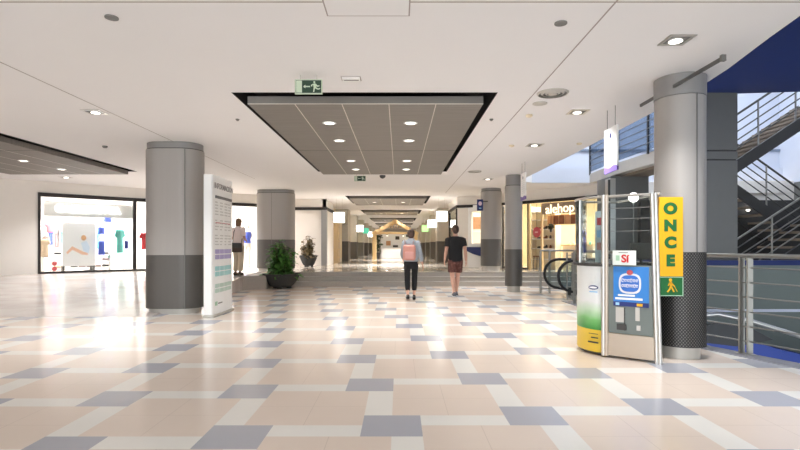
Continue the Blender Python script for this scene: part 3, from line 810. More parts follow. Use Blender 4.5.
mannequin('white mannequin in a blue top in the shop behind the person in khaki trousers', (*along(B0, B1, 4.12, .9), UP), ANG2, M_cloth_blue)
mannequin('white mannequin in a dark navy top at the far left of the left shop window', (*along(A0, A1, .25, 1.45), UP), ANG1, M_shopw)
# small black tripod table by the shop entrance
t = thing('stand', 'thin black stand beside the khaki-trousered person at the shop', 'stand', (-5.05, 16.0, UP))
MB().lathe([(.012, 0), (.012, 1.0)], seg=10).build('pole', M_charc, t); MB().box(-.16, .16, -.1, .1, .62, .64).build('tray', M_charc, t); MB().box(-.14, .14, -.1, .1, .82, .835).build('tray', M_charc, t)
MB().lathe([(.13, 0), (.13, .015), (.02, .02)], seg=20).build('base', M_charc, t)
# shop light: ceiling strips inside
for (x, y) in (along(A0, A1, .7, .75), along(A0, A1, 1.9, .8), along(B0, B1, 1.2, .9), along(B0, B1, 3.0, .9)):
    area('shop_light', (x, y, H - .05), 0.8, 105, (0.99, 0.98, 1.0), shape='SQUARE')

# ------------------------------------------------------------------ shops on the right
def seg_between(i): return RP[i], RP[i + 1]
# shop beside the steps: white panel with a window and a blue band
a, b = RP[1], RP[2]
mb = MB(); wall_seg(mb, (2.35, 20.4), (2.75, 20.2), UP, TRZ); st(mb, 'wall_shop_white', M_wall)
mb = MB(); wall_seg(mb, (2.75, 20.2), (3.93, 19.2), UP, 1.30); wall_seg(mb, (2.75, 20.2), (3.93, 19.2), 2.62, TRZ); wall_seg(mb, (2.75, 20.2), (2.85, 20.11), 1.3, 2.62); st(mb, 'wall_shop_front', M_white)
shopwindow('window_3', (2.85, 20.11), (3.93, 19.2), 0, 1.41, 1.30, 2.62, fw=.03, fm=M_white)
t = thing('blue_sign_band', 'slanting navy blue band on the white shop front beside the man in shorts', 'sign', (2.70, 20.16, 1.10), math.atan2(-1.0, 1.18))
MB().plate([(0, -.012, .12), (.0, -.012, -.04), (.3, -.012, -.16), (.72, -.012, -.26), (.72, -.012, .12)], (0, .02, 0)).build('band', M_navy, t)
shopwindow('window_4', (2.35, 24.0), (2.35, 20.5), 0.4, 3.4, UP, TRZ - .1, fw=.05)
# a picture inside that window
t = thing('shop_display', 'beige display cabinet behind the window of the white shop front', 'cabinet', (3.6, 21.2, UP))
MB().box(-.6, .9, 0, .4, 0, 2.2).build('body', M_wall, t); MB().box(-.5, .8, -.03, 0, 1.55, 2.05).build('panel', M_brown2, t); MB().box(-.5, .8, -.05, .0, 1.42, 1.48).build('shelf', M_white, t)
# projecting sign
t = thing('projecting_sign', 'small dark blue projecting sign beside the wide grey column', 'sign', (2.62, 17.0, 2.45))
MB().box(0, .2, 0, .06, 0, .38).build('case', M_navy, t, bevel=.008); MB().ell((.1, -.002, .24), (.06, .01, .07)).build('emblem', mat('pale_rose', srgb(214, 190, 205), 0.5), t); MB().box(.06, .14, -.004, 0, .07, .1).build('caption', M_lbl, t)
MB().box(.19, .36, .02, .04, .3, .33).build('bracket', M_charc, t)
# cream gift shop behind the round column
C0, C1 = RP[4], RP[5]
LENC = (Vector(C1) - Vector(C0)).length; ANGC = math.atan2(C1[1] - C0[1], C1[0] - C0[0])
def cs(s, tt, z): return (*along(C0, C1, s, tt), z)
# window posts as structure
w = bpy.data.objects.new('window_5', None); COL.objects.link(w); w['kind'] = 'structure'; w.location = (*C0, 0); w.rotation_euler = (0, 0, ANGC)
mb = MB()
for s in (0.02, .55, 2.05): mb.box(s - .03, s + .03, -.03, .05, UP, TRZ - .1)
mb.build('window_frame', M_timber, w)
MB().box(.0, .52, -.005, .005, UP, TRZ - .1).build('window_pane', G_clear, w)
MB().box(2.1, LENC, -.005, .005, UP, TRZ - .1).build('window_pane', G_clear, w)
w2 = shopwindow('window_6', RP[3], RP[4], 0.0, 1.17, UP, TRZ - .1, fw=.04)
t = thing('shop_sign', 'cream lit script letters above the opening of the cream gift shop', 'sign', cs(1.3, -.06, 2.52), ANGC)
MB().box(-.72, .72, .02, .12, -.14, .24).build('sign_board', mat('sign_board_cream', srgb(150, 128, 106), 0.6), t)
text('lettering', 'alehop', .46, M_gold, t, (0, 0, .02), (PI / 2, math.radians(-2), 0), .012, .001, sx=.92)
# picture board under the sign
t = thing('picture_board', 'wide brown board of small pictures hanging inside the cream gift shop', 'picture board', cs(1.3, .25, 2.02), ANGC)
MB().box(-.70, .70, 0, .04, -.02, .34).build('board', M_timber, t)
for k, m in enumerate((M_brown2, M_brown, M_brown, M_brown2, M_brown, M_brown2)):
    x = -.67 + k * .225; MB().box(x, x + .20, -.012, 0, .01, .31).build('picture', m, t)
for s in (-.6, .6): MB().tube([(s, .02, .34), (s, .02, H - 2.02)], .006, 6).build('cord', M_charc, t)
t = thing('hanging_plant', 'small dark hanging plant ball inside the gift shop, under the picture board', 'plant', cs(.85, .1, 1.95), ANGC)
mb = MB()
for k in range(40):
    d = Vector((random.gauss(0, 1), random.gauss(0, 1), random.gauss(0, 1))).normalized() * .1
    mb.ell(d * random.uniform(.5, 1), (.045, .02, .03), Matrix.Rotation(random.random() * 6, 3, 'X') @ Matrix.Rotation(random.random() * 6, 3, 'Z'), 6)
mb.build('foliage', mat('dark_foliage', srgb(58, 56, 36), 0.7, var=.3), t); MB().tube([(0, 0, .05), (0, 0, .85)], .006, 6).build('cord', M_charc, t)
MB().lathe([(.03, -.2), (.05, -.08)], seg=10).build('holder', M_charc, t)
t = thing('round_sign', 'round red sign hanging in the gift shop window', 'sign', cs(.42, -.12, Z(232, 17.6)), ANGC)
MB().ell((0, 0, 0), (.165, .02, .185), seg=28).build('disc', M_rose, t, smooth=True); MB().box(-.06, .06, -.024, -.018, -.025, .025).build('caption', mat('rose_pale', srgb(232, 190, 186), .5), t); MB().tube([(0, 0, .18), (0, 0, 2.76 - Z(232, 17.6))], .006, 6).build('cord', M_charc, t)
t = thing('shelf_unit', 'cream shelf unit with shoes behind the gift shop window', 'shelf', cs(-.25, .55, UP), ANGC)
MB().box(-.05, .95, .3, .34, 0, 2.3).build('back_panel', M_cream, t)
for z in (.35, .75, 1.1, 1.45, 1.8, 2.1): MB().box(-.05, .95, 0, .3, z - .015, z + .015).build('shelf_board', M_wall, t)
for s in (-.07, .95): MB().box(s, s + .03, 0, .34, 0, 2.3).build('side_panel', M_cream, t)
for k in range(3):
    for z in (1.115, 1.465, .765):
        mb = MB(); mb.ell((0, 0, .035), (.045, .12, .035)); mb.ell((0, .07, .06), (.04, .05, .06)); mb.box(-.04, .04, -.11, .12, 0, .015)
        px, py, pz = cs(.1 + k * .22 - .1, .68, UP + z)
        o = mb.build('shoe', random.choice([M_dgrey_item, M_brown, M_charc]), None, smooth=True, loc=(px, py, pz), rot=(0, 0, ANGC + .6 * (k - 1)))
        tag(o, 'dark shoe standing on the cream shelf unit of the gift shop', 'shoe', 'shoes on the cream shelf unit')
t = thing('stool', 'small dark stool low in the gift shop window', 'stool', cs(.25, .2, UP), ANGC)
MB().box(-.14, .14, -.12, .12, .46, .49).build('seat', M_brown, t)
for sx in (-1, 1):
    for sy in (-1, 1): MB().tube([(sx * .11, sy * .09, .46), (sx * .13, sy * .11, 0)], .012, 6).build('leg', M_charc, t)
t = thing('display_counter', 'cream counter with small goods inside the gift shop', 'counter', cs(1.35, 1.1, UP), ANGC)
MB().box(-.55, .6, -.2, .25, 0, .85).build('body', M_cream, t); MB().box(-.6, .65, -.25, .3, .85, .89).build('top', M_timber, t)
for k in range(6):
    px, py, pz = cs(.95 + k * .16, 1.1, UP + .89)
    o = MB().lathe([(.035, 0), (.04, .06), (.03, .1), (.015, .12)], seg=12).build('jar', random.choice([M_rose, M_gold if 0 else M_cloth_tan, M_teal, M_brown2]), None, smooth=True, loc=(px, py, pz))
    tag(o, 'small coloured jar on the cream gift shop counter', 'jar', 'jars on the gift shop counter')
for p in (cs(.3, .75, H - .05), cs(1.5, .8, H - .05), (5.0, 19.6, H - .05)):
    area('shop_light', p, 1.1, 46, (1, 0.93, 0.82), shape='SQUARE')
area('shop_light', (3.2, 21.3, H - .05), .8, 30, (1, 0.95, 0.86), shape='SQUARE')
area('shop_light', (8.6, 17.0, H - .05), 1.2, 60, (0.93, 0.96, 1.0), shape='SQUARE')

# ------------------------------------------------------------------ corridor
def pier(x0, x1, y0, y1, label):
    t = thing('wall_pier', label, 'column', ((x0 + x1) / 2, (y0 + y1) / 2, UP)); w, d = (x1 - x0) / 2, (y1 - y0) / 2
    MB().box(-w, w, -d, d, 0.0, 1.08).build('lower_cladding', M_dark, t); MB().box(-w + .002, w - .002, -d + .002, d, 1.09, H - UP - .005).build('upper_cladding', mat('pier_beige_grey', srgb(200, 194, 182), .5, .2), t)
    return t
ordn = ['first', 'second', 'third', 'fourth', 'fifth', 'sixth']
for k, y in enumerate((27.5, 33.0, 39.0, 45.0, 51.0, 57.0)):
    pier(-3.45, -2.75, y, y + 1.2, f'{ordn[k]} grey pier along the left side of the far corridor')
    pier(2.03, 2.72, y - .5, y + .7, f'{ordn[k]} grey pier along the right side of the far corridor')
t = thing('display_shelf', 'tall beige display shelf at the corridor mouth, left side', 'shelf', (-3.0, 24.9, UP), 0)
MB().box(-.42, .0, 0, .8, 0, 2.3).build('body', M_beige, t)
for k in range(5): MB().box(0, .02, .08, .72, .25 + .4 * k, .29 + .4 * k).build('shelf_board', M_timber, t)
t = thing('display_shelf', 'white tall display panel just behind the beige shelf in the corridor', 'shelf', (-3.05, 26.2, UP), 0)
MB().box(-.4, .0, 0, .9, 0, 2.45).build('body', M_wall, t); MB().box(0, .015, .1, .8, .2, 2.2).build('panel', M_cream, t)
def pendant(loc, label, m, s=.41):
    t = thing('pendant_sign', label, 'pendant light', loc)
    MB().box(-s / 2, s / 2, -s / 2, s / 2, -s / 2, s / 2).build('light_box', m, t, bevel=.01)
    for a in (-.3, .3): MB().tube([(a * s, 0, s / 2), (a * s, 0, H - loc[2])], .006, 6).build('cable', M_alu, t)
    return t
def pend(px, py, Y, label, m, s=.41): pendant((X(px, Y), Y, Z(py, Y)), label, m, s)
pend(339.2, 217.5, 21.0, 'white glowing cube light hanging at the corridor mouth, left, biggest there', M_cube)
pend(360.0, 228.5, 32.0, 'second white glowing cube light along the left of the corridor', M_cube)
pend(366.0, 230.8, 38.0, 'teal green cube light hanging on the left of the corridor', M_cubet)
pend(370.5, 234.4, 43.0, 'farthest white glowing cube light on the left of the corridor', M_cube)
pend(441.8, 216.5, 21.0, 'white glowing cube light hanging at the corridor mouth, right, biggest there', M_cube)
pend(431.5, 223.8, 28.0, 'second white glowing cube light along the right of the corridor', M_cube)
pend(425.0, 228.6, 33.0, 'pale green glowing cube light on the right of the corridor', M_cubeg)
# timber house frame with white stall
hy = 30.0; hc = X(395, hy)
t = thing('house_frame', 'pale timber house frame with pitched roof standing in the corridor', 'frame', (hc, hy, UP))
hw, ev, rd = 1.25, 1.58, 2.30
for y in (0, 1.6):
    for s in (-1, 1):
        MB().box(s * hw - .09, s * hw + .09, y - .09, y + .09, 0, ev).build('post', M_timber, t)
        MB().bar((s * (hw + .12), y, ev - .05), (0, y, rd), .16, .16).build('rafter', M_timber, t)
    MB().box(-hw, hw, y - .05, y + .05, ev - .02, ev + .08).build('tie_beam', M_timber, t)
MB().box(-.06, .06, -.2, 1.8, rd - .03, rd + .09).build('ridge_beam', M_timber, t)
for k in range(5):
    for s in (-1, 1):
        f = (k + .5) / 5; MB().box(s * hw * f - .03, s * hw * f + .03, -.2, 1.8, rd - (rd - ev) * f + .05, rd - (rd - ev) * f + .12).build('batten', M_timber, t)
for k in range(-3, 4):
    MB().bar((k * .15 - .05, -.02, ev + .28), (k * .15 + .05, -.02, ev + .52), .03, .03).build('lattice_bar', M_timber, t)
t = thing('market_stall', 'white market stall with a tall back board inside the timber house frame', 'stall', (hc + .08, hy + 3.2, UP))
MB().box(-1.05, 1.05, .6, .68, 0, 1.75).build('back_board', M_white, t)
MB().box(-1.0, 1.0, -.35, .15, 0, .62).build('counter', M_white, t, bevel=.02)
MB().box(-1.03, 1.03, -.38, .18, .62, .66).build('counter_top', M_wall, t)
for (x, z, w, h, m) in ((-.55, 1.0, .3, .3, M_brown2), (.05, 1.35, .26, .22, M_dgrey_item), (-.08, .8, .34, .14, M_charc), (.72, 1.5, .2, .16, M_charc), (.5, 1.05, .24, .26, M_dgrey_item)):
    MB().box(x - w / 2, x + w / 2, .57, .6, z - h / 2, z + h / 2).build('picture', m, t)
for k, x in enumerate((-.5, .5)):  # pair of lamps added to brighten the stall
    q = thing('added_stall_lamp', f"small added fill lamp under the timber roof over the market stall, {'left' if k == 0 else 'right'} one", 'lamp', (hc + x, hy + 1.6, UP + ev - .12))
    MB().lathe([(.03, .1), (.09, .0), (.085, 0), (.02, .09)], seg=18).build('lamp_shade', M_alu, q, smooth=True); MB().ell((0, 0, .0), (.045, .045, .045)).build('bulb', M_lamp, q); area('lamp_light', (hc + x, hy + 1.6, UP + ev - .2), .2, 10)
t = thing('potted_tree', 'dark green potted tree left of the white market stall', 'plant', (hc - 1.15, hy + 2.6, UP))
MB().lathe([(.14, 0), (.2, .35), (.2, .38)], seg=20).build('pot', M_dgrey_item, t)
mb = MB()
for k in range(60):
    d = Vector((random.gauss(0, .14), random.gauss(0, .14), random.uniform(.5, 1.5))); mb.ell(d, (.1, .03, .06), Matrix.Rotation(random.random() * 6, 3, 'Z') @ Matrix.Rotation(random.random() * 2, 3, 'X'), 6)
mb.build('foliage', mat('dark_tree_leaf', srgb(52, 66, 44), .6, var=.3), t); MB().tube([(0, 0, .3), (0, 0, 1.3)], .025, 8).build('stem', M_stem, t)

# ------------------------------------------------------------------ information totem
t = thing('information_totem', 'tall white information totem standing beside the broad left column', 'information board', (-3.33, 9.05, 0))
ph, pd = 2.52, 1.08
MB().prism([(-.16, 0), (-.02, 0), (0, .03), (.02, pd / 2), (0, pd - .02), (-.02, pd), (-.16, pd)], .045, 1.3 + 71 * 9.03 / 507).build('body', M_white, t, bevel=.008)
MB().box(-.17, .03, -.03, pd + .03, 0, .045).build('base', M_plinth, t, bevel=.01)
RT = (PI / 2, 0, PI / 2)
xf = lambda y: .006 + .017 * (1 - abs(2 * y / pd - 1))
text('heading', 'INFORMACIÓN', .145, mat('heading_grey', srgb(150,146,146), .6), t, (.024, pd / 2, 2.37), RT, .002, .001, sx=1.0)
MB().box(.0, .026, .12, pd - .1, 2.15, 2.20).build('title_bar', M_text, t)
mb = MB()
random.seed(3)
for c in range(4):
    for r in range(15):
        z = 2.08 - r * .055
        if r in (5, 10): continue
        y0 = .12 + c * .225
        mb.box(0.0, xf(y0 + .08) + .003, y0, y0 + random.uniform(.07, .18), z - .011, z + .009)
mb.build('list_lettering', mat('pale_print', srgb(205, 203, 201), .6), t)
MB().box(0, .022, .14, pd - .2, 1.70, 1.712).build('divider', M_rose, t)
for (z0, z1, m, nm) in ((1.03, 1.23, mat('pale_purple', srgb(172, 162, 204), .5), 'purple_block'), (.72, .92, mat('pale_teal', srgb(160, 208, 208), .5), 'teal_block'), (.42, .60, mat('pale_green', srgb(188, 208, 196), .5), 'green_block')):
    mb = MB()
    for c in range(4):
        for r in range(2):
            y0 = .12 + c * .215; zz = z0 + (z1 - z0) * r / 2
            mb.box(0, xf(y0 + .1) + .004, y0, y0 + .19, zz + .01, zz + (z1 - z0) / 2 - .01)
    mb.build(nm, m, t)
MB().box(0, .012, .12, .22, .2, .27).build('emblem', M_lgreen, t); MB().box(0, .017, .26, .55, .22, .24).build('caption', M_text, t)

# ------------------------------------------------------------------ planters
def leaf(mb, base, direction, L, W, droop):
    d = Vector(direction).normalized(); side = d.cross(Vector((0, 0, 1)))
    if side.length < .1: side = Vector((1, 0, 0))
    side.normalize(); pts = []
    rows = []
    for k in range(5):
        f = k / 4; p = Vector(base) + d * L * f - Vector((0, 0, 1)) * droop * L * f * f
        w = W * (0.12, .8, 1.0, .7, .02)[k]; up = Vector((0, 0, .18 * W)) * (1 if 0 < k < 4 else 0)
        rows.append((mb.b.verts.new(p - side * w + up), mb.b.verts.new(p), mb.b.verts.new(p + side * w + up)))
    for A, B in zip(rows, rows[1:]):
        mb.b.faces.new((A[0], A[1], B[1], B[0])); mb.b.faces.new((A[1], A[2], B[2], B[1]))
def planter(label, loc, R, h, leafm, lh, n, lr, tall, potm=M_pot):
    t = thing('potted_plant', label, 'plant', loc)
    MB().lathe([(R * .45, .04), (R * .62, .1 * h + .04), (R * .86, .6 * h), (R, h * .93), (R, h), (R * .92, h), (R * .84, h * .8), (.01, h * .78)], seg=36).build('pot', potm, t, smooth=True)
    for k in range(3):
        a = k * 2 * PI / 3 + .5; MB().lathe([(.07 * R / .5, 0), (.06 * R / .5, .08)], (R * .42 * math.cos(a), R * .42 * math.sin(a), 0), 12).build('foot', potm, t)
    MB().lathe([(R * .88, h * .80), (R * .85, h * .86), (.01, h * .9)], seg=28).build('soil', M_soil, t)
    ms, mf = MB(), MB()
    for k in range(n):
        a = random.random() * 2 * PI; rr = R * .5 * random.random() ** .5
        b0 = Vector((rr * math.cos(a), rr * math.sin(a), h * .84)); top = Vector((b0.x * 1.2 + random.gauss(0, .1 * R), b0.y * 1.2 + random.gauss(0, .1 * R), h + tall * random.uniform(.35, 1) * (1 - .45 * rr / R)))
        mid = (b0 + top) / 2 + Vector((random.gauss(0, .03), random.gauss(0, .03), 0))
        ms.tube([b0, mid, top], [.012, .009, .005], 6)
        for q in range(13):
            f = .12 + .88 * q / 12; p = b0.lerp(top, f); aa = q * 2.4 + a
            leaf(mf, p, (math.cos(aa), math.sin(aa), random.uniform(-.1, .7)), lr * random.uniform(.7, 1.2), lr * .30, random.uniform(.2, .8))
    for k in range(70):       # low leaves spilling over the rim
        a = random.random() * 2 * PI; rr = R * random.uniform(.3, .9)
        leaf(mf, (rr * math.cos(a), rr * math.sin(a), h * .9), (math.cos(a), math.sin(a), random.uniform(.1, .9)), lr * random.uniform(.7, 1.1), lr * .28, random.uniform(.3, .9))
    ms.build('stem', M_stem, t); mf.build('foliage', leafm, t, smooth=True)
    return t
random.seed(11)
planter('large green leafy plant in a wide dark bowl planter in front of the steps', (X(281.5, 15.3), 15.28, 0), .56, .44, M_leaf, 1, 40, .25, 1.05)
planter('small brownish plant in a bowl planter on the raised hall by the white wall', (X(308.5, 20.6), 20.6, UP), .36, .46, M_leafb, 1, 20, .2, .86)

# ------------------------------------------------------------------ people
def limb(mb, pts, rs):
    for (a, b, ra, rb) in zip(pts, pts[1:], rs, rs[1:]): mb.caps(a, b, ra, rb)
def hand(mb, wrist, d, side, palm):
    """relaxed hand hanging along d; side = direction of the thumb; palm = direction the palm faces"""
    d = Vector(d).normalized(); t = Vector(side).normalized(); p = Vector(palm).normalized(); w = Vector(wrist)
    c = w + d * .05
    for k in range(4):
        o = t * (.030 - .020 * k)
        mb.caps(w + d * .01 + o * .5, w + d * .085 + o, .014, .012, 8)
        L = (.068, .076, .070, .054)[k]
        k1 = w + d * .09 + o; k2 = k1 + d * L * .55 + p * .010; k3 = k2 + d * L * .42 + p * .022
        mb.caps(k1, k2, .0095, .0088, 8); mb.caps(k2, k3, .0088, .0075, 8)
    b = w + d * .03 + t * .022; m = b + d * .035 + t * .024 + p * .006; e = m + d * .028 + t * .004 + p * .012
    mb.caps(b, m, .013, .0105, 8); mb.caps(m, e, .0105, .0085, 8)
def head(mb, c, s=1.0, f=1):
    """head with face looking along +y * f"""
    c = Vector(c)
    mb.ell(c + Vector((0, -.008 * f, .02 * s)), (.076 * s, .096 * s, .098 * s))
    mb.ell(c + Vector((0, .028 * f, -.055 * s)), (.056 * s, .066 * s, .066 * s))
    mb.caps(c + Vector((0, .088 * f, .012 * s)), c + Vector((0, .108 * f, -.02 * s)), .010, .014, 8)      # nose
    mb.caps(c + Vector((-.018, .086 * f, -.052 * s)), c + Vector((.018, .086 * f, -.052 * s)), .0085, .0085, 8)  # lips
    mb.caps(c + Vector((-.03, .078 * f, .035 * s)), c + Vector((.03, .078 * f, .035 * s)), .012, .012, 8)     # brow
    for q in (-1, 1): mb.ell(c + Vector((q * .078 * s, -.002 * f, -.005 * s)), (.012, .022, .032))
def eyes(root, c, s=1.0, f=1):
    for q in (-1, 1):
        MB().ell((c[0] + q * .030, c[1] + .080 * f, c[2] + .012), (.012, .010, .008), seg=10).build('eye', M_shoe, root, smooth=True)
def shoe(root, a, toe, m, sole, w=.043, L=.26):
    a, toe = Vector(a), Vector(toe); d = (toe - a).normalized()
    up = Vector((0, 0, 1)); side = d.cross(up).normalized(); u2 = side.cross(d).normalized()
    mb = MB(); heel = a - d * .055
    limb(mb, [heel + u2 * .038, heel + d * .12 + u2 * .04, heel + d * (L - .05) + u2 * .022], [.042, .044, .032])
    mb.caps(heel + u2 * .05 + d * .03, heel + u2 * .085 + d * .045, .038, .036)
    o = mb.build('shoe', m, root, smooth='all', remesh=.008, sm=3)
    mb = MB(); pts = []
    for k in range(16):
        q = 2 * PI * k / 16; x = math.cos(q) * (L / 2 + .005); y = math.sin(q) * w * (1 + .15 * math.cos(q)); pts.append(heel + d * (L / 2 - .03 + x) + side * y)
    mb.plate(pts, u2 * .022); mb.build('sole', sole, o)
    return o

# man in a black tee
def man(loc):
    mb = MB()
    J = dict(hl=(-.095, 0, .90), kl=(-.075, .03, .49), al=(-.05, -.10, .10), hr=(.095, 0, .90), kr=(.065, .08, .49), ar=(.04, .12, .10))
    mb.loft([((0, 0, .80), .15, .11), ((0, 0, .92), .165, .115), ((0, .005, 1.08), .15, .10), ((0, .005, 1.24), .175, .11), ((0, 0, 1.38), .185, .105), ((0, 0, 1.45), .13, .08), ((0, 0, 1.50), .06, .055)], 20)
    limb(mb, [(0, -.005, 1.46), (0, .01, 1.57)], [.062, .056])
    head(mb, (0, .02, 1.645), 1.07)
    for s, (k, a) in ((-1, ('kl', 'al')), (1, ('kr', 'ar'))):
        hp = Vector(J['hl' if s < 0 else 'hr']); kn = Vector(J[k]); an = Vector(J[a])
        limb(mb, [hp, hp.lerp(kn, .5), kn], [.092, .078, .056])
        limb(mb, [kn, kn.lerp(an, .32) + Vector((0, -.022, 0)), kn.lerp(an, .75), an], [.054, .060, .040, .036])
    limb(mb, [(-.05, -.10, .09), (-.06, .03, .04)], [.04, .03]); limb(mb, [(.04, .12, .09), (.05, .25, .04)], [.04, .03])
    sh = [(-.178, 0, 1.415), (.178, 0, 1.415)]; el = [(-.238, -.03, 1.14), (.238, -.04, 1.15)]; wr = [(-.262, .06, .90), (.268, .02, .89)]
    for q in (0, 1):
        limb(mb, [sh[q], Vector(sh[q]).lerp(Vector(el[q]), .5), el[q]], [.062, .052, .042]); limb(mb, [el[q], Vector(el[q]).lerp(Vector(wr[q]), .3), wr[q]], [.042, .044, .029])
        hand(mb, wr[q], Vector(wr[q]) - Vector(el[q]), (0, 1, 0), (1 if q == 0 else -1, 0, 0))
    o = mb.build('person', M_skin, None, smooth='all', remesh=.0068, sm=2)
    tag(o, 'person in a black t-shirt and patterned brown shorts walking away', 'person')
    eyes(o, (0, .02, 1.645))
    mb = MB()
    mb.loft([((0, 0, .86), .185, .135), ((0, 0, .95), .182, .132), ((0, .005, 1.10), .176, .124), ((0, .005, 1.26), .186, .13), ((0, 0, 1.38), .19, .122), ((0, 0, 1.45), .155, .098), ((0, 0, 1.492), .085, .075)], 24)
    for q in (0, 1):
        a, b = Vector(sh[q]), Vector(el[q]); d = b - a
        mb.caps(a + Vector((-a.x * .35, 0, 0)), a + Vector((0, 0, -.02)), .072, .080)
        mb.loft([(a + Vector((0, 0, .01)), .082, .075, d), (a.lerp(b, .45), .080, .078, d), (a.lerp(b, .66), .078, .078, d)], 16)
    mb.build('t_shirt', M_tee, o, smooth='all', remesh=.010, sm=2)
    mb = MB()
    mb.loft([((0, 0, .78), .178, .132), ((0, 0, .90), .178, .130), ((0, 0, .97), .168, .12)], 20)
    for s, k in ((-1, 'kl'), (1, 'kr')):
        hp = Vector(J['hl' if s < 0 else 'hr']); kn = Vector(J[k]); d = kn - hp
        mb.loft([(hp, .098, .115, d), (hp.lerp(kn, .5), .105, .108, d), (hp.lerp(kn, .74), .102, .100, d)], 18)
    mb.build('shorts', M_shorts, o, smooth='all', remesh=.010, sm=2)
    mb = MB(); c = Vector((0, .02, 1.645))
    mb.ell(c + Vector((0, -.018, .036)), (.091, .108, .104)); mb.ell(c + Vector((0, -.058, -.02)), (.076, .06, .075))
    hb = mb.build('hair', M_hair, o, smooth='all', remesh=.009, sm=1)
    # cut hair back from the face
    me = hb.data; bm = bmesh.new(); bm.from_mesh(me)
    bmesh.ops.delete(bm, geom=[v for v in bm.verts if v.co.y > .075 and v.co.z < 1.70], context='VERTS'); bm.to_mesh(me); bm.free()
    shoe(o, (-.05, -.10, .0), (-.065, .14, .0), M_shoeg, M_shoew); shoe(o, (.04, .12, .0), (.055, .36, .0), M_shoeg, M_shoew)
    o.location = loc; return o
MANY = 12.95
o = man((X(455.5, MANY), MANY, 0)); o.scale = (1.02,) * 3; o.rotation_euler = (0, 0, math.radians(2))

def woman(loc):
    mb = MB()
    hl, kl, al = Vector((-.085, 0, .86)), Vector((-.085, .02, .47)), Vector((-.075, -.12, .12))
    hr, kr, ar = Vector((.09, 0, .86)), Vector((.085, .09, .48)), Vector((.078, .13, .10))
    mb.loft([((0, 0, .76), .155, .11), ((0, 0, .88), .168, .115), ((0, 0, 1.03), .13, .09), ((0, .005, 1.2), .15, .10), ((0, 0, 1.32), .155, .09), ((0, 0, 1.39), .10, .07), ((0, 0, 1.43), .05, .05)], 20)
    limb(mb, [(0, -.005, 1.40), (0, .01, 1.49)], [.052, .047]); head(mb, (0, .02, 1.56), .95)
    for h_, k_, a_ in ((hl, kl, al), (hr, kr, ar)):
        limb(mb, [h_, h_.lerp(k_, .5), k_], [.088, .074, .052]); limb(mb, [k_, k_.lerp(a_, .32) + Vector((0, -.02, 0)), k_.lerp(a_, .75), a_], [.05, .054, .036, .031])
    limb(mb, [al - Vector((0, 0, .02)), al + Vector((0, .09, -.085))], [.034, .026]); limb(mb, [ar - Vector((0, 0, .02)), ar + Vector((0, .12, -.065))], [.034, .026])
    sh = [Vector((-.152, 0, 1.345)), Vector((.152, 0, 1.345))]
    el = [Vector((-.205, .02, 1.09)), Vector((.222, -.03, 1.08))]; wr = [Vector((-.19, .14, .97)), Vector((.275, .02, .84))]
    for q in (0, 1):
        limb(mb, [sh[q], sh[q].lerp(el[q], .5), el[q]], [.052, .044, .037]); limb(mb, [el[q], el[q].lerp(wr[q], .3), wr[q]], [.037, .038, .025])
        hand(mb, wr[q], wr[q] - el[q], (0, 1, .2), (1 if q == 0 else -1, 0, 0))
    o = mb.build('person', M_skin, None, smooth='all', remesh=.0068, sm=2)
    tag(o, 'person with bun, light denim jacket and black cropped trousers walking away towards the steps', 'person')
    eyes(o, (0, .018, 1.56), .95)
    mb = MB()
    mb.loft([((0, -.005, .91), .176, .134), ((0, 0, .98), .168, .126), ((0, .005, 1.12), .162, .120), ((0, .0, 1.28), .168, .118), ((0, 0, 1.36), .15, .1), ((0, 0, 1.42), .09, .08), ((0, .0, 1.455), .08, .072)], 24)
    for q in (0, 1):
        a, b, w = sh[q], el[q], wr[q]; end = b.lerp(w, .55)
        limb(mb, [a, a.lerp(b, .5), b, end], [.068, .062, .056, .050])
    mb.build('denim_jacket', M_denim, o, smooth='all', remesh=.010, sm=2)
    mb = MB()
    mb.loft([((0, 0, .74), .17, .125), ((0, 0, .86), .176, .126), ((0, 0, .97), .15, .105)], 20)
    for h_, k_, a_ in ((hl, kl, al), (hr, kr, ar)):
        e = k_.lerp(a_, .68); d1, d2 = k_ - h_, a_ - k_
        mb.loft([(h_, .086, .11, d1), (h_.lerp(k_, .5), .074, .086, d1), (k_, .068, .078, d1 + d2), (k_.lerp(a_, .35), .066, .078, d2), (e, .054, .060, d2)], 18)
    mb.build('trousers', M_trous, o, smooth='all', remesh=.010, sm=2)
    mb = MB(); c = Vector((0, .02, 1.56))
    mb.ell(c + Vector((0, -.018, .02)), (.092, .104, .096)); mb.ell(c + Vector((0, -.05, -.03)), (.082, .06, .075)); mb.ell(c + Vector((0.015, -.085, .07)), (.055, .05, .05))
    hb = mb.build('hair', M_hair, o, smooth='all', remesh=.009, sm=1)
    me = hb.data; bm = bmesh.new(); bm.from_mesh(me)
    bmesh.ops.delete(bm, geom=[v for v in bm.verts if v.co.y > .07 and v.co.z < 1.61], context='VERTS'); bm.to_mesh(me); bm.free()
    shoe(o, al + Vector((0, 0, -.085)), al + Vector((0, .2, -.115)), M_shoe, M_shoe, .038, .235); shoe(o, ar + Vector((0, 0, -.1)), ar + Vector((.01, .2, -.1)), M_shoe, M_shoe, .038, .235)
    o.location = loc; return o
WY = 12.0
o = woman((X(411, WY), WY, 0)); o.scale = (1.0,) * 3
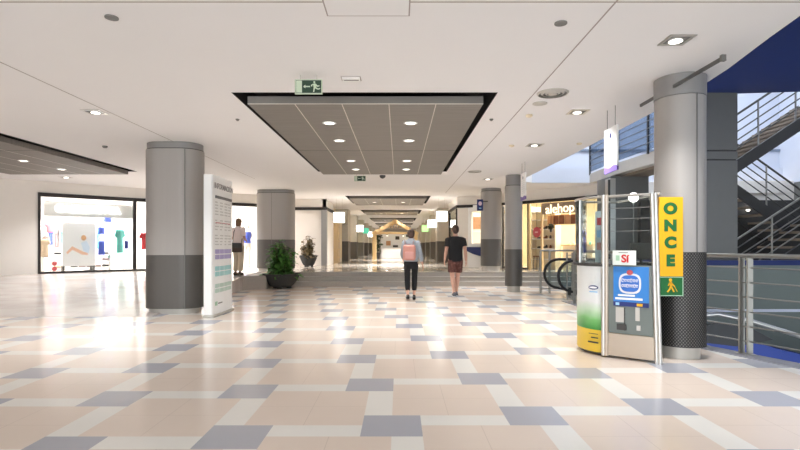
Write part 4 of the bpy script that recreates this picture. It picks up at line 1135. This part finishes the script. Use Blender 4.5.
# backpack on her back
t = thing('backpack', 'coral pink backpack worn over the light denim jacket', 'backpack', (X(411, WY) - .045, WY - .13, 0.945))
MB().box(-.145, .145, -.14, 0, 0, .36).build('bag', M_coral, t, bevel=.045, smooth='all')
MB().box(-.105, .105, -.172, -.13, .03, .20).build('front_pocket', M_coralp, t, bevel=.02, smooth='all')
mb = MB(); mb.tube([(-.147, -.07, .05), (-.147, -.07, .26), (-.12, -.07, .34), (0, -.07, .362), (.12, -.07, .34), (.147, -.07, .26), (.147, -.07, .05)], .006, 6); mb.build('zip', M_strap, t)
MB().tube([(-.03, -.02, .335), (-.02, -.02, .375), (.02, -.02, .375), (.03, -.02, .335)], .008, 6).build('top_handle', M_strap, t)
for s in (-1, 1):
    MB().tube([(s * .085, -.01, .32), (s * .10, .03, .43), (s * .105, .13, .475), (s * .115, .26, .38), (s * .13, .255, .2), (s * .12, .1, .06), (s * .1, -.01, .04)], .016, 8).build('strap', M_strap, t)

def shopper(loc, rz):
    mb = MB()
    mb.loft([((0, 0, .76), .15, .12), ((0, 0, .88), .165, .125), ((0, 0, 1.03), .135, .105), ((0, .01, 1.2), .155, .12), ((0, 0, 1.32), .16, .1), ((0, 0, 1.39), .10, .07), ((0, 0, 1.43), .05, .05)], 20)
    limb(mb, [(0, -.005, 1.40), (0, .02, 1.49)], [.052, .048]); head(mb, (0, .03, 1.56), .97)
    J = []
    for s in (-1, 1):
        h_, k_, a_ = Vector((s * .09, 0, .86)), Vector((s * .085, .02, .47)), Vector((s * .08, -.02, .09)); J.append((h_, k_, a_))
        limb(mb, [h_, h_.lerp(k_, .5), k_], [.09, .076, .054]); limb(mb, [k_, k_.lerp(a_, .32) + Vector((0, -.02, 0)), a_], [.052, .056, .034]); limb(mb, [a_ - Vector((0, 0, .03)), a_ + Vector((0, .14, -.06))], [.036, .026])
        sh, el, wr = Vector((s * .17, 0, 1.35)), Vector((s * .22, .0, 1.09)), Vector((s * .13, .2, 1.02))
        limb(mb, [sh, sh.lerp(el, .5), el], [.054, .046, .04]); limb(mb, [el, el.lerp(wr, .3), wr], [.04, .04, .026]); hand(mb, wr, wr - el, (0, 0, 1), (-s, 0, 0))
    o = mb.build('person', M_skin, None, smooth='all', remesh=.0068, sm=2)
    tag(o, 'person in a pale top and khaki trousers standing by the left shop', 'person')
    eyes(o, (0, .03, 1.56), .97)
    mb = MB(); mb.loft([((0, 0, .84), .18, .145), ((0, 0, 1.0), .168, .13), ((0, .01, 1.2), .18, .14), ((0, 0, 1.33), .18, .118), ((0, 0, 1.41), .10, .085), ((0, 0, 1.44), .08, .075)], 22)
    for s in (-1, 1): limb(mb, [(s * .17, 0, 1.35), (s * .2, 0, 1.2)], [.07, .066])
    mb.build('top', M_pinkw, o, smooth='all', remesh=.010, sm=2)
    mb = MB(); mb.loft([((0, 0, .74), .17, .135), ((0, 0, .87), .176, .138), ((0, 0, .95), .16, .125)], 20)
    for h_, k_, a_ in J:
        d = a_ - h_; mb.loft([(h_, .096, .115, d), (h_.lerp(k_, .5), .092, .098, d), (k_, .08, .084, d), (k_.lerp(a_, .9), .075, .08, d)], 18)
    mb.build('trousers', M_khaki, o, smooth='all', remesh=.010, sm=2)
    mb = MB(); c = Vector((0, .03, 1.56)); mb.ell(c + Vector((0, -.016, .03)), (.084, .1, .096)); mb.ell(c + Vector((0, -.05, -.05)), (.08, .06, .1))
    hb = mb.build('hair', M_hair2, o, smooth='all', remesh=.009, sm=1)
    me = hb.data; bm = bmesh.new(); bm.from_mesh(me)
    bmesh.ops.delete(bm, geom=[v for v in bm.verts if v.co.y > .08 and v.co.z < 1.61], context='VERTS'); bm.to_mesh(me); bm.free()
    for h_, k_, a_ in J: shoe(o, a_ + Vector((0, 0, -.09)), a_ + Vector((0, .2, -.09)), M_brownbag, M_shoe, .04, .24)
    o.location = loc; o.rotation_euler = (0, 0, rz); return o
PX, PY = X(238.3, 15.0), 15.0
shopper((PX, PY, rampz(PX, PY) + .004), math.radians(-20))
t = thing('shoulder_bag', 'dark brown shoulder bag hanging on the khaki-trousered person', 'bag', (PX + .02, PY - .19, rampz(PX, PY) + .68))
MB().box(-.15, .15, -.06, .06, 0, .27).build('body', M_brownbag, t, bevel=.03); MB().box(-.15, .15, -.075, -.05, .13, .275).build('flap', M_charc, t, bevel=.01)
MB().tube([(-.13, 0, .25), (-.11, .06, .6), (-.08, .16, .73), (.0, .24, .72), (.1, .22, .6), (.13, .02, .25)], .012, 6).build('strap', M_brownbag, t)

# ------------------------------------------------------------------ lottery kiosk
t = K = thing('kiosk', 'grey and aluminium ticket booth with glass and a printed white and green curved counter', 'kiosk', (0, 0, 0))
PLx, PLy = 2.375, 5.89; PRx, PRy = 2.84, 5.52
fd = Vector((PRx - PLx, PRy - PLy)).normalized(); fn = Vector((fd.y, -fd.x))     # outward normal
FA = math.atan2(fd.y, fd.x); FL = (Vector((PRx, PRy)) - Vector((PLx, PLy))).length
def fp(s, out, z): p = Vector((PLx, PLy)) + fd * s + fn * out; return (p.x, p.y, z)
def fbox(mb, s0, s1, o0, o1, z0, z1): 
    a = [fp(s0, o0, 0)[:2], fp(s1, o0, 0)[:2], fp(s1, o1, 0)[:2], fp(s0, o1, 0)[:2]]; return mb.prism(a, z0, z1)
if fn.y > 0: fn = -fn
KT = 1.86
fbox(MB(), .055, FL - .055, -.03, 0, .03, .285).build('kick_plate', M_kick, K)
fbox(MB(), .055, FL - .055, -.035, -.01, .29, 1.07).build('front_panel', M_grn_grey, K)
fbox(MB(), .055, FL - .085, -.022, -.016, 1.07, KT - .02).build('front_glass', G_kiosk, K)
for z in (1.46, 1.60, 1.72, 1.84): fbox(MB(), .055, FL - .08, -.026, -.012, z - .003, z + .003).build('glass_bar', M_grey, K)
for s in (0, .032): MB().tube([fp(s, .0, 0.02), fp(s, 0, KT + .02)], .024, 14).build('post', M_alu if s == 0 else M_kick, K, smooth=True)
for s in (FL - .03, FL + .005): MB().tube([fp(s, .0, 0.0), fp(s - .05, -.0, KT + .01)], .022, 14).build('post', M_alu, K, smooth=True)
# curved counter
curve = [(2.365, 5.90), (2.295, 5.97), (2.24, 6.07), (2.21, 6.19), (2.21, 6.32), (2.24, 6.44), (2.32, 6.55), (2.43, 6.63)]
inner = [(2.86, 6.63), (2.86, 5.75)]
def ring(k):     # offset outline by k inward
    c = Vector((2.62, 6.2)); out = []
    for p in curve + inner:
        v = Vector(p); d = (v - c); out.append(tuple(v - d.normalized() * k))
    return out
MB().prism(ring(.02), .04, .30).build('yellow_band', mat('print_yellow', srgb(226, 190, 60), .4), K, smooth=True)
MB().prism(ring(.02), .30, 1.05).build('printed_panel', M_print, K, smooth=True)
MB().prism(ring(.06), 0.0, .05).build('plinth', M_charc, K)
MB().prism(ring(-.03), 1.05, 1.085).build('counter_top', M_charc, K)
mb = MB()
for (a, b) in zip(curve, curve[1:]):
    mb.prism([a, b, (b[0] + .008, b[1] + .003), (a[0] + .008, a[1] + .003)], 1.085, KT)
mb.build('curved_glass', G_kiosk, K, smooth=True)
for i in (3, 6): MB().tube([(*curve[i], 1.085), (*curve[i], KT)], .014, 10).build('glass_post', M_alu, K)
mb = MB(); pts = [(*p, KT) for p in curve]; mb.tube(pts, .014, 8); mb.tube([pts[-1], (2.86, 6.63, KT), (2.86, 5.75, KT), (PRx, PRy, KT)], .014, 8); mb.tube([fp(0, 0, KT), fp(FL, 0, KT)], .014, 8)
mb.build('top_rail', M_alu, K)
MB().box(2.855, 2.87, 5.75, 6.62, .02, 1.1).build('side_panel', M_grn_grey, K); MB().box(2.42, 2.86, 6.62, 6.635, .02, 1.1).build('back_panel', M_grn_grey, K)
# blue and white oval emblem and print on counter
cn = Vector((-.80, -.60, 0)); cu = Vector((.60, -.80, 0))
ec = Vector((2.33, 5.955, .78)) - Vector((.004, .0, 0))
def cp(u, out, z): p = Vector((2.291, 5.974, 0)) + cu * u + cn * out; return (p.x, p.y, z)
mb = MB(); mb.plate([cp(.0 + .062 * math.cos(q * PI / 10), -.002, .80 + .026 * math.sin(q * PI / 10)) for q in range(20)], cn * .008); mb.build('oval_emblem', M_poster_navy, K)
mb = MB(); mb.plate([cp(.0 + .052 * math.cos(q * PI / 10), .006, .80 + .012 * math.sin(q * PI / 10)) for q in range(20)], cn * .003); mb.build('oval_stripe', M_white, K)
mb = MB(); mb.plate([cp(-.05, -.002, .755), cp(.05, -.002, .755), cp(.05, -.002, .742), cp(-.05, -.002, .742)], cn * .006); mb.build('emblem_caption', M_lbl, K)
mb = MB()
for z, a, b, h in ((.255, -.06, .05, .003), (.21, -.03, .05, .007), (.155, -.07, .065, .009)):
    u = a
    while u < b:
        w = random.uniform(.008, .016); mb.plate([cp(u, -.004, z - h), cp(u + w, -.004, z - h), cp(u + w, -.004, z + h), cp(u, -.004, z + h)], cn * .008); u += w + .005
mb.build('print_lettering', M_charc, K)
# posters and notices fixed to the front
mb = fbox(MB(), .11, FL - .11, -.012, -.004, .605, 1.055).build('poster', M_poster_blue, K); P_ = mb
def fplate(mb2, pts, o, th): mb2.plate([fp(s, o, z) for s, z in pts], (fn.x * th, fn.y * th, 0)); return mb2
cx_, cz_ = FL / 2 - .01, .865
rnd = lambda rx, rz: [(cx_ + math.copysign(abs(math.cos(q)) ** .6, math.cos(q)) * rx, cz_ + math.copysign(abs(math.sin(q)) ** .7, math.sin(q)) * rz) for q in [2 * PI * k / 28 for k in range(28)]]
b1 = fplate(MB(), rnd(.118, .115), -.003, .002).build('badge_border', mat('badge_cream', srgb(220, 222, 226), .4), P_)
fplate(MB(), rnd(.098, .093), -.0005, .002).build('badge_field', mat('badge_blue', srgb(52, 110, 196), .4), P_)
mb = MB()
for zz, n_ in ((.90, 6), (.84, 7)):     # two lines of rounded white script
    for k in range(n_):
        s = cx_ - .075 + .15 * k / (n_ - 1); r_ = .013
        mb.tube([fp(s + r_ * math.cos(q) * .8, .004, zz + r_ * math.sin(q) * (1.5 if (k * 7 + n_) % 3 == 0 else 1)) for q in [2 * PI * j / 9 for j in range(9)]], .0035, 6)
mb.build('script', M_white, P_)
mb = MB(); mb.ell(fp(cx_, .0, 0.99), (.034, .006, .03), Matrix.Rotation(FA, 3, 'Z')); mb.build('crest', M_rose, P_)
mb = MB()
fplate(mb, [(.16, .720), (.34, .720), (.34, .740), (.16, .740)], -.003, .003); fplate(mb, [(.13, .680), (.42, .680), (.42, .703), (.13, .703)], -.003, .003); mb.build('slogan', M_white, P_)
fplate(MB(), [(.11, .605), (FL - .11, .605), (FL - .11, .655), (.11, .655)], -.003, .002).build('footer', M_poster_navy, P_)
fplate(MB(), [(.135, .615), (.175, .615), (.175, .645), (.135, .645)], -.001, .002).build('footer_mark', M_lbl, P_)
fplate(MB(), [(.36, .615), (.42, .615), (.42, .645), (.36, .645)], -.001, .002).build('footer_mark', M_yellow, P_)
n1 = fbox(MB(), .135, .235, -.010, -.003, .42, .59).build('notice', M_plinth, K); 
n2 = fbox(MB(), .345, .39, -.010, -.003, .45, .60).build('notice', M_plinth, K)
fbox(MB(), .15, .25, -.012, .012, .335, .40).build('lock', M_charc, K); fbox(MB(), .36, .40, -.012, .01, .345, .40).build('lock', M_alu, K)
fbox(MB(), .225, .235, -.011, .002, .33, .59).build('slot_edge', M_charc, K)
# white card with red letters standing on the kiosk ledge
t = thing('counter_sign', 'white card sign with red letters on the ledge of the ticket booth', 'sign', fp(.23, .004, 1.072), FA)
MB().box(-.125, .125, -.006, .004, 0, .165).build('card', mat('card_pale', srgb(222, 228, 220), .5), t)
text('lettering', 'Sí', .12, M_red, t, (.01, -.008, .07), (PI / 2, 0, 0), .001, .004)
MB().box(-.06, .04, -.008, -.005, .138, .146).build('caption', M_text, t); MB().box(-.09, -.05, -.008, -.005, .05, .11).build('swirl', M_lgreen, t)
MB().box(-.1, .1, -.02, .02, -.005, .0).build('foot', M_charc, t)
t = thing('desk_monitor', 'dark screen back standing inside the ticket booth behind the card sign', 'monitor', fp(.36, -.2, 1.085), FA)
MB().box(-.12, .12, -.02, .02, .05, .24).build('screen', M_charc, t, bevel=.01); MB().box(-.07, .07, -.05, .05, 0, .015).build('base', M_charc, t); MB().box(-.015, .015, -.01, .01, 0, .08).build('stem', M_charc, t)
# round globe lamp on the top rail
t = thing('globe_lamp', 'round white glowing globe lamp at the top of the ticket booth', 'lamp', fp(.265, -.25, 1.795))
MB().ell((0, 0, .06), (.056, .056, .056), seg=24).build('globe', M_lamp, t, smooth=True); MB().lathe([(.012, -.02), (.012, .0)], seg=10).build('socket', M_alu, t)
t2 = MB().tube([(0, 0, 0), (0, 0, -.71)], .005, 8).build('stem', M_grey, t)
# side of the counter: clip board / ad in the window
t = thing('window_poster', 'pale poster with pink and blue print behind the curved glass of the ticket booth', 'poster', (2.43, 6.10, 1.09), math.radians(-50))
MB().box(-.075, .075, 0, .006, 0, .62).build('sheet', mat('pale_sheet', srgb(206, 218, 222), .5), t)
for z, m in ((.45, M_rose), (.3, M_lbl), (.15, M_coralp)): MB().box(-.05, .05, -.003, 0, z, z + .09).build('print', m, t)

# yellow hanging sign
YY = 5.57
sx0, sx1 = X(659, YY), X(683.2, YY); sz0, sz1 = Z(296, YY), Z(197, YY); sw = sx1 - sx0
t = thing('yellow_sign', 'tall yellow ONCE sign with green square below, on the near round column', 'sign', (sx0, YY, sz0))
gs = (296 - 276.5) / 99 * (sz1 - sz0)
MB().box(0, sw, 0, .05, gs, sz1 - sz0).build('yellow_panel', M_yellow, t, bevel=.003)
MB().box(0, sw, 0, .05, 0, gs - .002).build('green_panel', M_green, t, bevel=.003)
for py_, ch in ((209, 'O'), (226, 'N'), (243, 'C'), (261, 'E')):
    text('letter', ch, .16, M_green, t, (sw * .47, -.002, Z(py_, YY) - sz0), (PI / 2, 0, 0), .002, .011, sx=1.1)
q = lambda u, v: ((.5 + (u - .5) * .72) * sw, -.002, (.5 + (v - .45) * .86) * gs)
mb = MB(); T = (0, -.004, 0)
mb.ell(q(.46, .82), (.018, .004, .018))
mb.plate([q(.40, .72), q(.53, .72), q(.56, .5), q(.52, .40), q(.42, .42)], T)
mb.plate([q(.42, .44), q(.36, .26), q(.24, .12), q(.31, .09), q(.44, .24), q(.50, .42)], T)
mb.plate([q(.46, .43), q(.54, .26), q(.62, .1), q(.70, .12), q(.61, .30), q(.54, .44)], T)
mb.plate([q(.51, .68), q(.66, .52), q(.72, .46), q(.69, .42), q(.62, .46), q(.50, .58)], T)
mb.plate([q(.41, .70), q(.30, .50), q(.34, .47), q(.44, .60)], T)
mb.plate([q(.70, .45), q(.86, .13), q(.83, .12), q(.67, .43)], T)
mb.build('walking_figure', M_yellow, t)
mb = MB(); mb.box(.0, sw, -.003, 0, 0, .008); mb.box(0, sw, -.003, 0, gs - .012, gs - .004); mb.box(0, .008, -.003, 0, 0, gs - .004); mb.box(sw - .008, sw, -.003, 0, 0, gs - .004); mb.build('green_panel_border', M_lgreen, t)
for z in (.25, .85): MB().box(sw * .3, sw * .7, .05, .34, z, z + .03).build('bracket', M_alu, t)

# hanging white boards
def board(label, x, y0, y1, z0, z1):
    t = thing('hanging_sign', label, 'sign', (x, y0, z0)); d = y1 - y0; h = z1 - z0
    MB().box(-.012, .012, 0, d, .10 * h, h).build('panel', M_white, t)
    MB().plate([(-.013, 0, 0.02 * h), (-.013, d, -.0 * h), (-.013, d, .16 * h), (-.013, d * .6, .11 * h), (-.013, d * .3, .15 * h), (-.013, 0, .13 * h)], (.026, 0, 0)).build('purple_foot', M_purple, t)
    MB().ell((-.013, d / 2, h * .82), (.004, .035, .04)).build('emblem', M_poster_navy, t)
    mb = MB()
    for k in range(7): mb.box(-.0135, -.012, d * (.2 + .03 * (k % 2)), d * (.8 - .05 * (k % 3)), h * (.70 - .075 * k), h * (.712 - .075 * k))
    mb.build('print', mat('faint_print', srgb(200, 202, 206), .6), t)
    for yy in (.08, d - .08): MB().tube([(0, yy, h), (0, yy, H - z0)], .004, 6).build('wire', M_grey, t)
    return t
board('white hanging sign with purple foot nearest the large round column', 3.02, 7.0, 7.43, 2.33, 2.97)
board('white hanging sign with purple foot beside the slim round column', 2.94, 11.75, 12.2, 2.36, 3.0)

# ------------------------------------------------------------------ railings
def railing(label, pts, h=1.17, nrail=6, posts=None, double=False):
    t = thing('railing', label, 'railing', (*pts[0], 0)); o = Vector((*pts[0], 0)); P = [Vector((*p, 0)) - o for p in pts]
    up = lambda z: Vector((0, 0, z))
    MB().tube([p + up(h) for p in P], .028, 12).build('handrail', M_steel, t, smooth=True)
    for k in range(nrail):
        z = .16 + (h - .3) * k / (nrail - 1) if nrail > 1 else .5
        MB().tube([p + up(z) for p in P], .009, 8).build('rail', M_steel, t, smooth=True)
    for p in (posts or P):
        p = Vector((*p, 0)) - o if posts else p
        MB().box(p.x - .032, p.x + .032, p.y - .012, p.y + .012, 0, h - .02).build('post', M_steel, t)
        MB().box(p.x - .06, p.x + .06, p.y - .045, p.y + .045, 0, .015).build('base_plate', M_steel, t)
    return t
railing('steel railing with thin horizontal rails beside the large round column', [(3.90, 6.50), (4.13, 5.98), (4.55, 4.95), (4.75, 3.6)], posts=[(4.095, 6.06), (4.132, 5.972), (4.55, 4.95), (4.75, 3.6)])
railing('steel railing along the void behind the booth and the near round column', [(3.87, 6.65), (3.88, 8.5), (3.88, 11.2)])
# escalator guard rail
t = thing('guard_rail', 'steel guard rail in front of the escalator', 'railing', (X(540.5, 13.7), 13.7, 0))
gx = lambda px, Y: X(px, Y) - X(540.5, 13.7)
MB().tube([(0, 0, 1.15), (gx(577, 13.7), 0, 1.15), (gx(582, 12.4), -1.4, 1.15)], .025, 10).build('handrail', M_steel, t)
for px, Y in ((540.5, 13.7), (549.5, 13.7)): MB().tube([(gx(px, Y), Y - 13.7, 0), (gx(px, Y), Y - 13.7, 1.15)], .03, 10).build('post', M_steel, t)
mb = MB(); MB().tube([(0, 0, .12), (gx(577, 13.7), 0, .12)], .015, 8).build('rail', M_steel, t)
t = thing('barrier_posts', 'pair of slim steel barrier posts with cross bars left of the ticket booth', 'barrier', (X(567, 12.0), 12.0, 0))
for x in (0, .12): MB().box(x - .014, x + .014, -.02, .02, 0, 1.12).build('post', M_steel, t)
for z in (.3, .55, .8, 1.05): MB().box(0, .12, -.01, .01, z, z + .02).build('cross_bar', M_steel, t)
# escalator
t = thing('escalator', 'escalator with black looped handrails descending behind the ticket booth', 'escalator', (3.78, 12.0, 0))
def belt(y):
    pts = []
    for k in range(13):
        a = PI * 1.5 - PI * k / 12 * 1.0
        pts.append((.36 + .37 * math.cos(a + 0), y, .56 + .37 * math.sin(a)))
    pts = [(.75, y, .10), (.6, y, .14)] + pts[1:] + [(1.5, y, .93), (2.2, y, .70), (4.5, y, -.75)]
    return pts
for y in (0, 1.15):
    MB().tube(belt(y), .036, 10).build('handrail', M_rubber, t, smooth=True)
    MB().prism([(.2, 0), (.2, .012)], 0, 0) if False else None
    mb = MB(); b_ = [Vector(p) for p in belt(y)]
    c = [p for p in b_[2:-2]]
    mb.plate([Vector((p.x * .94 + .03, y - .006, p.z)) for p in c] + [Vector((1.5, y - .006, .2))], (0, .012, 0)); mb.build('glass_panel', G_esc, t)
    MB().plate([(.62, y - .06, 0), (.62, y - .06, .2), (1.5, y - .06, .22), (4.5, y - .06, -1.4), (4.5, y - .06, -2.0), (1.4, y - .06, -.02)], (0, .12, 0)).build('skirt', M_charc, t)
mb = MB()
for k in range(9): mb.box(1.35 + .38 * k, 1.73 + .38 * k, .07, 1.08, -.24 * k - .2, -.24 * k - .02)
mb.build('tread', M_grey, t)
MB().box(.4, 1.35, .07, 1.08, -.05, .012).build('comb_plate', M_alu, t)

# void: second escalator seen through the railing
t = thing('escalator', 'escalator with blue sides in the void below the stairs, seen through the railing', 'escalator', (4.45, 7.6, 0))
MB().plate([(0, .0, -.12), (.5, 0, -.02), (1.2, 0, -.25), (5, 0, -1.2), (5, 0, -2.0), (.0, 0, -.9)], (0, .1, 0)).build('side_panel', M_blue, t)
MB().plate([(0, -.01, .05), (.35, -.01, .14), (.85, -.01, .04), (1.15, -.01, -.12), (.6, -.01, -.22), (.1, -.01, -.16)], (0, .1, 0)).build('skirt', M_rubber, t)
MB().tube([(-.05, .05, .22), (.35, .05, .26), (.9, .05, .14), (2.0, .05, -.2), (5, .05, -1.1)], .035, 10).build('handrail', M_alu, t, smooth=True)
MB().plate([(0, 1.0, .0), (.5, 1.0, .0), (1.2, 1.0, -.25), (5, 1.0, -1.2), (5, 1.0, -2.0), (.0, 1.0, -.9)], (0, .1, 0)).build('side_panel', M_blue, t)
mb = MB()
for k in range(10): mb.box(.6 + .42 * k, 1.02 + .42 * k, .1, 1.0, -.5 - .11 * k, -.3 - .11 * k)
mb.build('tread', M_grey, t)
# lower balustrade wall behind it
t = thing('balustrade', 'grey green solid balustrade with blue top rail across the void', 'balustrade', (4.3, 9.25, 0))
MB().box(0, 7.5, 0, .08, -1.6, .93).build('panel', M_grn_grey, t); MB().box(0, 7.5, -.03, .11, .93, 1.02).build('top_rail', M_navy, t); MB().box(0, 7.5, -.02, .0, .08, .13).build('kick_rail', M_pale, t)

# stairs
def flight(label, x0, z0, x1, z1, y, w=1.1, rise=False):
    t = thing('staircase', label, 'stairs', (x0, y, z0)); dx, dz = x1 - x0, z1 - z0; n = 12
    for yy in (0, w):
        MB().plate([(0, yy - .03, -.22), (dx, yy - .03, dz - .22), (dx, yy - .03, dz + .06), (0, yy - .03, .06)], (0, .06, 0)).build('stringer', M_charc, t)
    mb = MB()
    for k in range(n): mb.box(dx * k / n, dx * (k + 1) / n, .03, w - .03, dz * (k + .5) / n - .03, dz * (k + .5) / n + .02)
    mb.build('tread', M_soffit, t)
    for yy in (0,):
        for k in range(5):
            q = .28 + .18 * k; MB().tube([(0, yy, q), (dx, yy, dz + q)], .014 if k < 4 else .024, 8).build('rail', M_steel if rise else M_charc, t)
        for f in (.05, .35, .65, .95): MB().tube([(dx * f, yy, dz * f), (dx * f, yy, dz * f + 1.02)], .018, 8).build('post', M_steel, t)
    return t
flight('upper flight of dark stairs rising to the right beside the broad dark pier', 6.6, 2.72, 9.2, 4.45, 10.6)
flight('middle flight of dark stairs descending to the right beside the broad dark pier', 6.6, 3.55, 9.6, 1.4, 11.8)
flight('lower flight of dark stairs rising to the right behind the steel railing', 6.6, 0.2, 9.6, 2.15, 10.4, rise=True)
st(MB().box(6.2, 12, 13.0, 13.15, 0, 2.45), 'wall_stair', M_charc)
for k, (px, py) in enumerate(((752.5, 205.5), (748, 210))):
    Y = 12.9
    o = MB().ell((0, 0, 0), (.05 if k else .10, .03, .035)).build('wall_lamp', M_lamp, None, smooth=True, loc=(X(px, Y), Y, Z(py, Y)))
    tag(o, ('small' if k else 'larger') + ' bright lamp on the dark wall under the stairs', 'lamp')
# blue edge of the upper floor and its underside
mb = MB(); mb.prism([(4.4, 2.0), (9.5, 2.0), (9.5, 9.2), (6.35, 9.55), (5.2, 9.5), (4.55, 8.6), (4.3, 7.0)], 4.15, 4.6)
st(mb, 'ceiling_blue', mat('blue_soffit', srgb(22, 44, 104), 0.5, var=0.05))
mb = MB(); mb.prism([(4.25, 2.0), (4.4, 2.0), (4.3, 7.0), (4.55, 8.6), (4.45, 8.65), (4.15, 7.0)], 4.0, 5.6)
st(mb, 'trim_12', M_blue)
# balcony with blue glass over the pier
t = thing('balcony', 'upper balcony with blue glass balustrade above the booth, behind the near round column', 'balcony', (5.75, 10.6, 3.1))
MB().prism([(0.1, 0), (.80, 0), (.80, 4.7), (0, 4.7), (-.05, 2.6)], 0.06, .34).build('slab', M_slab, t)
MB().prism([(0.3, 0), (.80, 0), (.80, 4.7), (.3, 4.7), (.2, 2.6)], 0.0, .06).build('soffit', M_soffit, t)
for a, b in (((.1, .0), (0, 1.1)), ((0, 1.12), (-.05, 2.6)), ((-.05, 2.62), (0, 4.7))):
    MB().bar((a[0], a[1], .92), (b[0], b[1], .92), .015, 1.05).build('glass_panel', G_blue, t)
for p in ((.1, 0), (0, 1.11), (-.05, 2.61), (0, 4.67)): MB().box(p[0] - .02, p[0] + .02, p[1] - .025, p[1] + .025, .3, 1.5).build('post', M_charc, t)
for z in (.55, .72, .89, 1.06, 1.23): MB().tube([(.08, 0, z), (-.02, 1.1, z), (-.07, 2.6, z), (-.02, 4.7, z)], .009, 6).build('rail', M_grey, t)
MB().tube([(.1, 0, 1.5), (0, 1.1, 1.5), (-.05, 2.6, 1.5), (0, 4.7, 1.5)], .025, 8).build('handrail', M_steel, t)

# ------------------------------------------------------------------ light, world, camera
W = bpy.data.worlds.new('World'); S.world = W; W.use_nodes = True
bg = W.node_tree.nodes['Background']; bg.inputs['Color'].default_value = (0.85, 0.93, 1.0, 1); bg.inputs['Strength'].default_value = 3.3
cam = bpy.data.cameras.new('camera'); co = bpy.data.objects.new('camera', cam); COL.objects.link(co)
co.location = (0, 0, EYE); co.rotation_euler = (PI / 2, 0, 0)
cam.sensor_width = 36; cam.lens = F / 800 * 36
cam.shift_x = (400 - CX) / 800; cam.shift_y = (CY - 225) / 800
cam.clip_end = 200
S.camera = co
S.view_settings.view_transform = 'Standard'; S.view_settings.look = 'None'; S.view_settings.gamma = 1; S.view_settings.use_curve_mapping = False
S.view_settings.exposure = 0.70
S.cycles.caustics_reflective = False; S.cycles.caustics_refractive = False
S.cycles.max_bounces = 10; S.cycles.diffuse_bounces = 6; S.cycles.transparent_max_bounces = 16
S.cycles.use_denoising = True
S.cycles.sample_clamp_indirect = 6
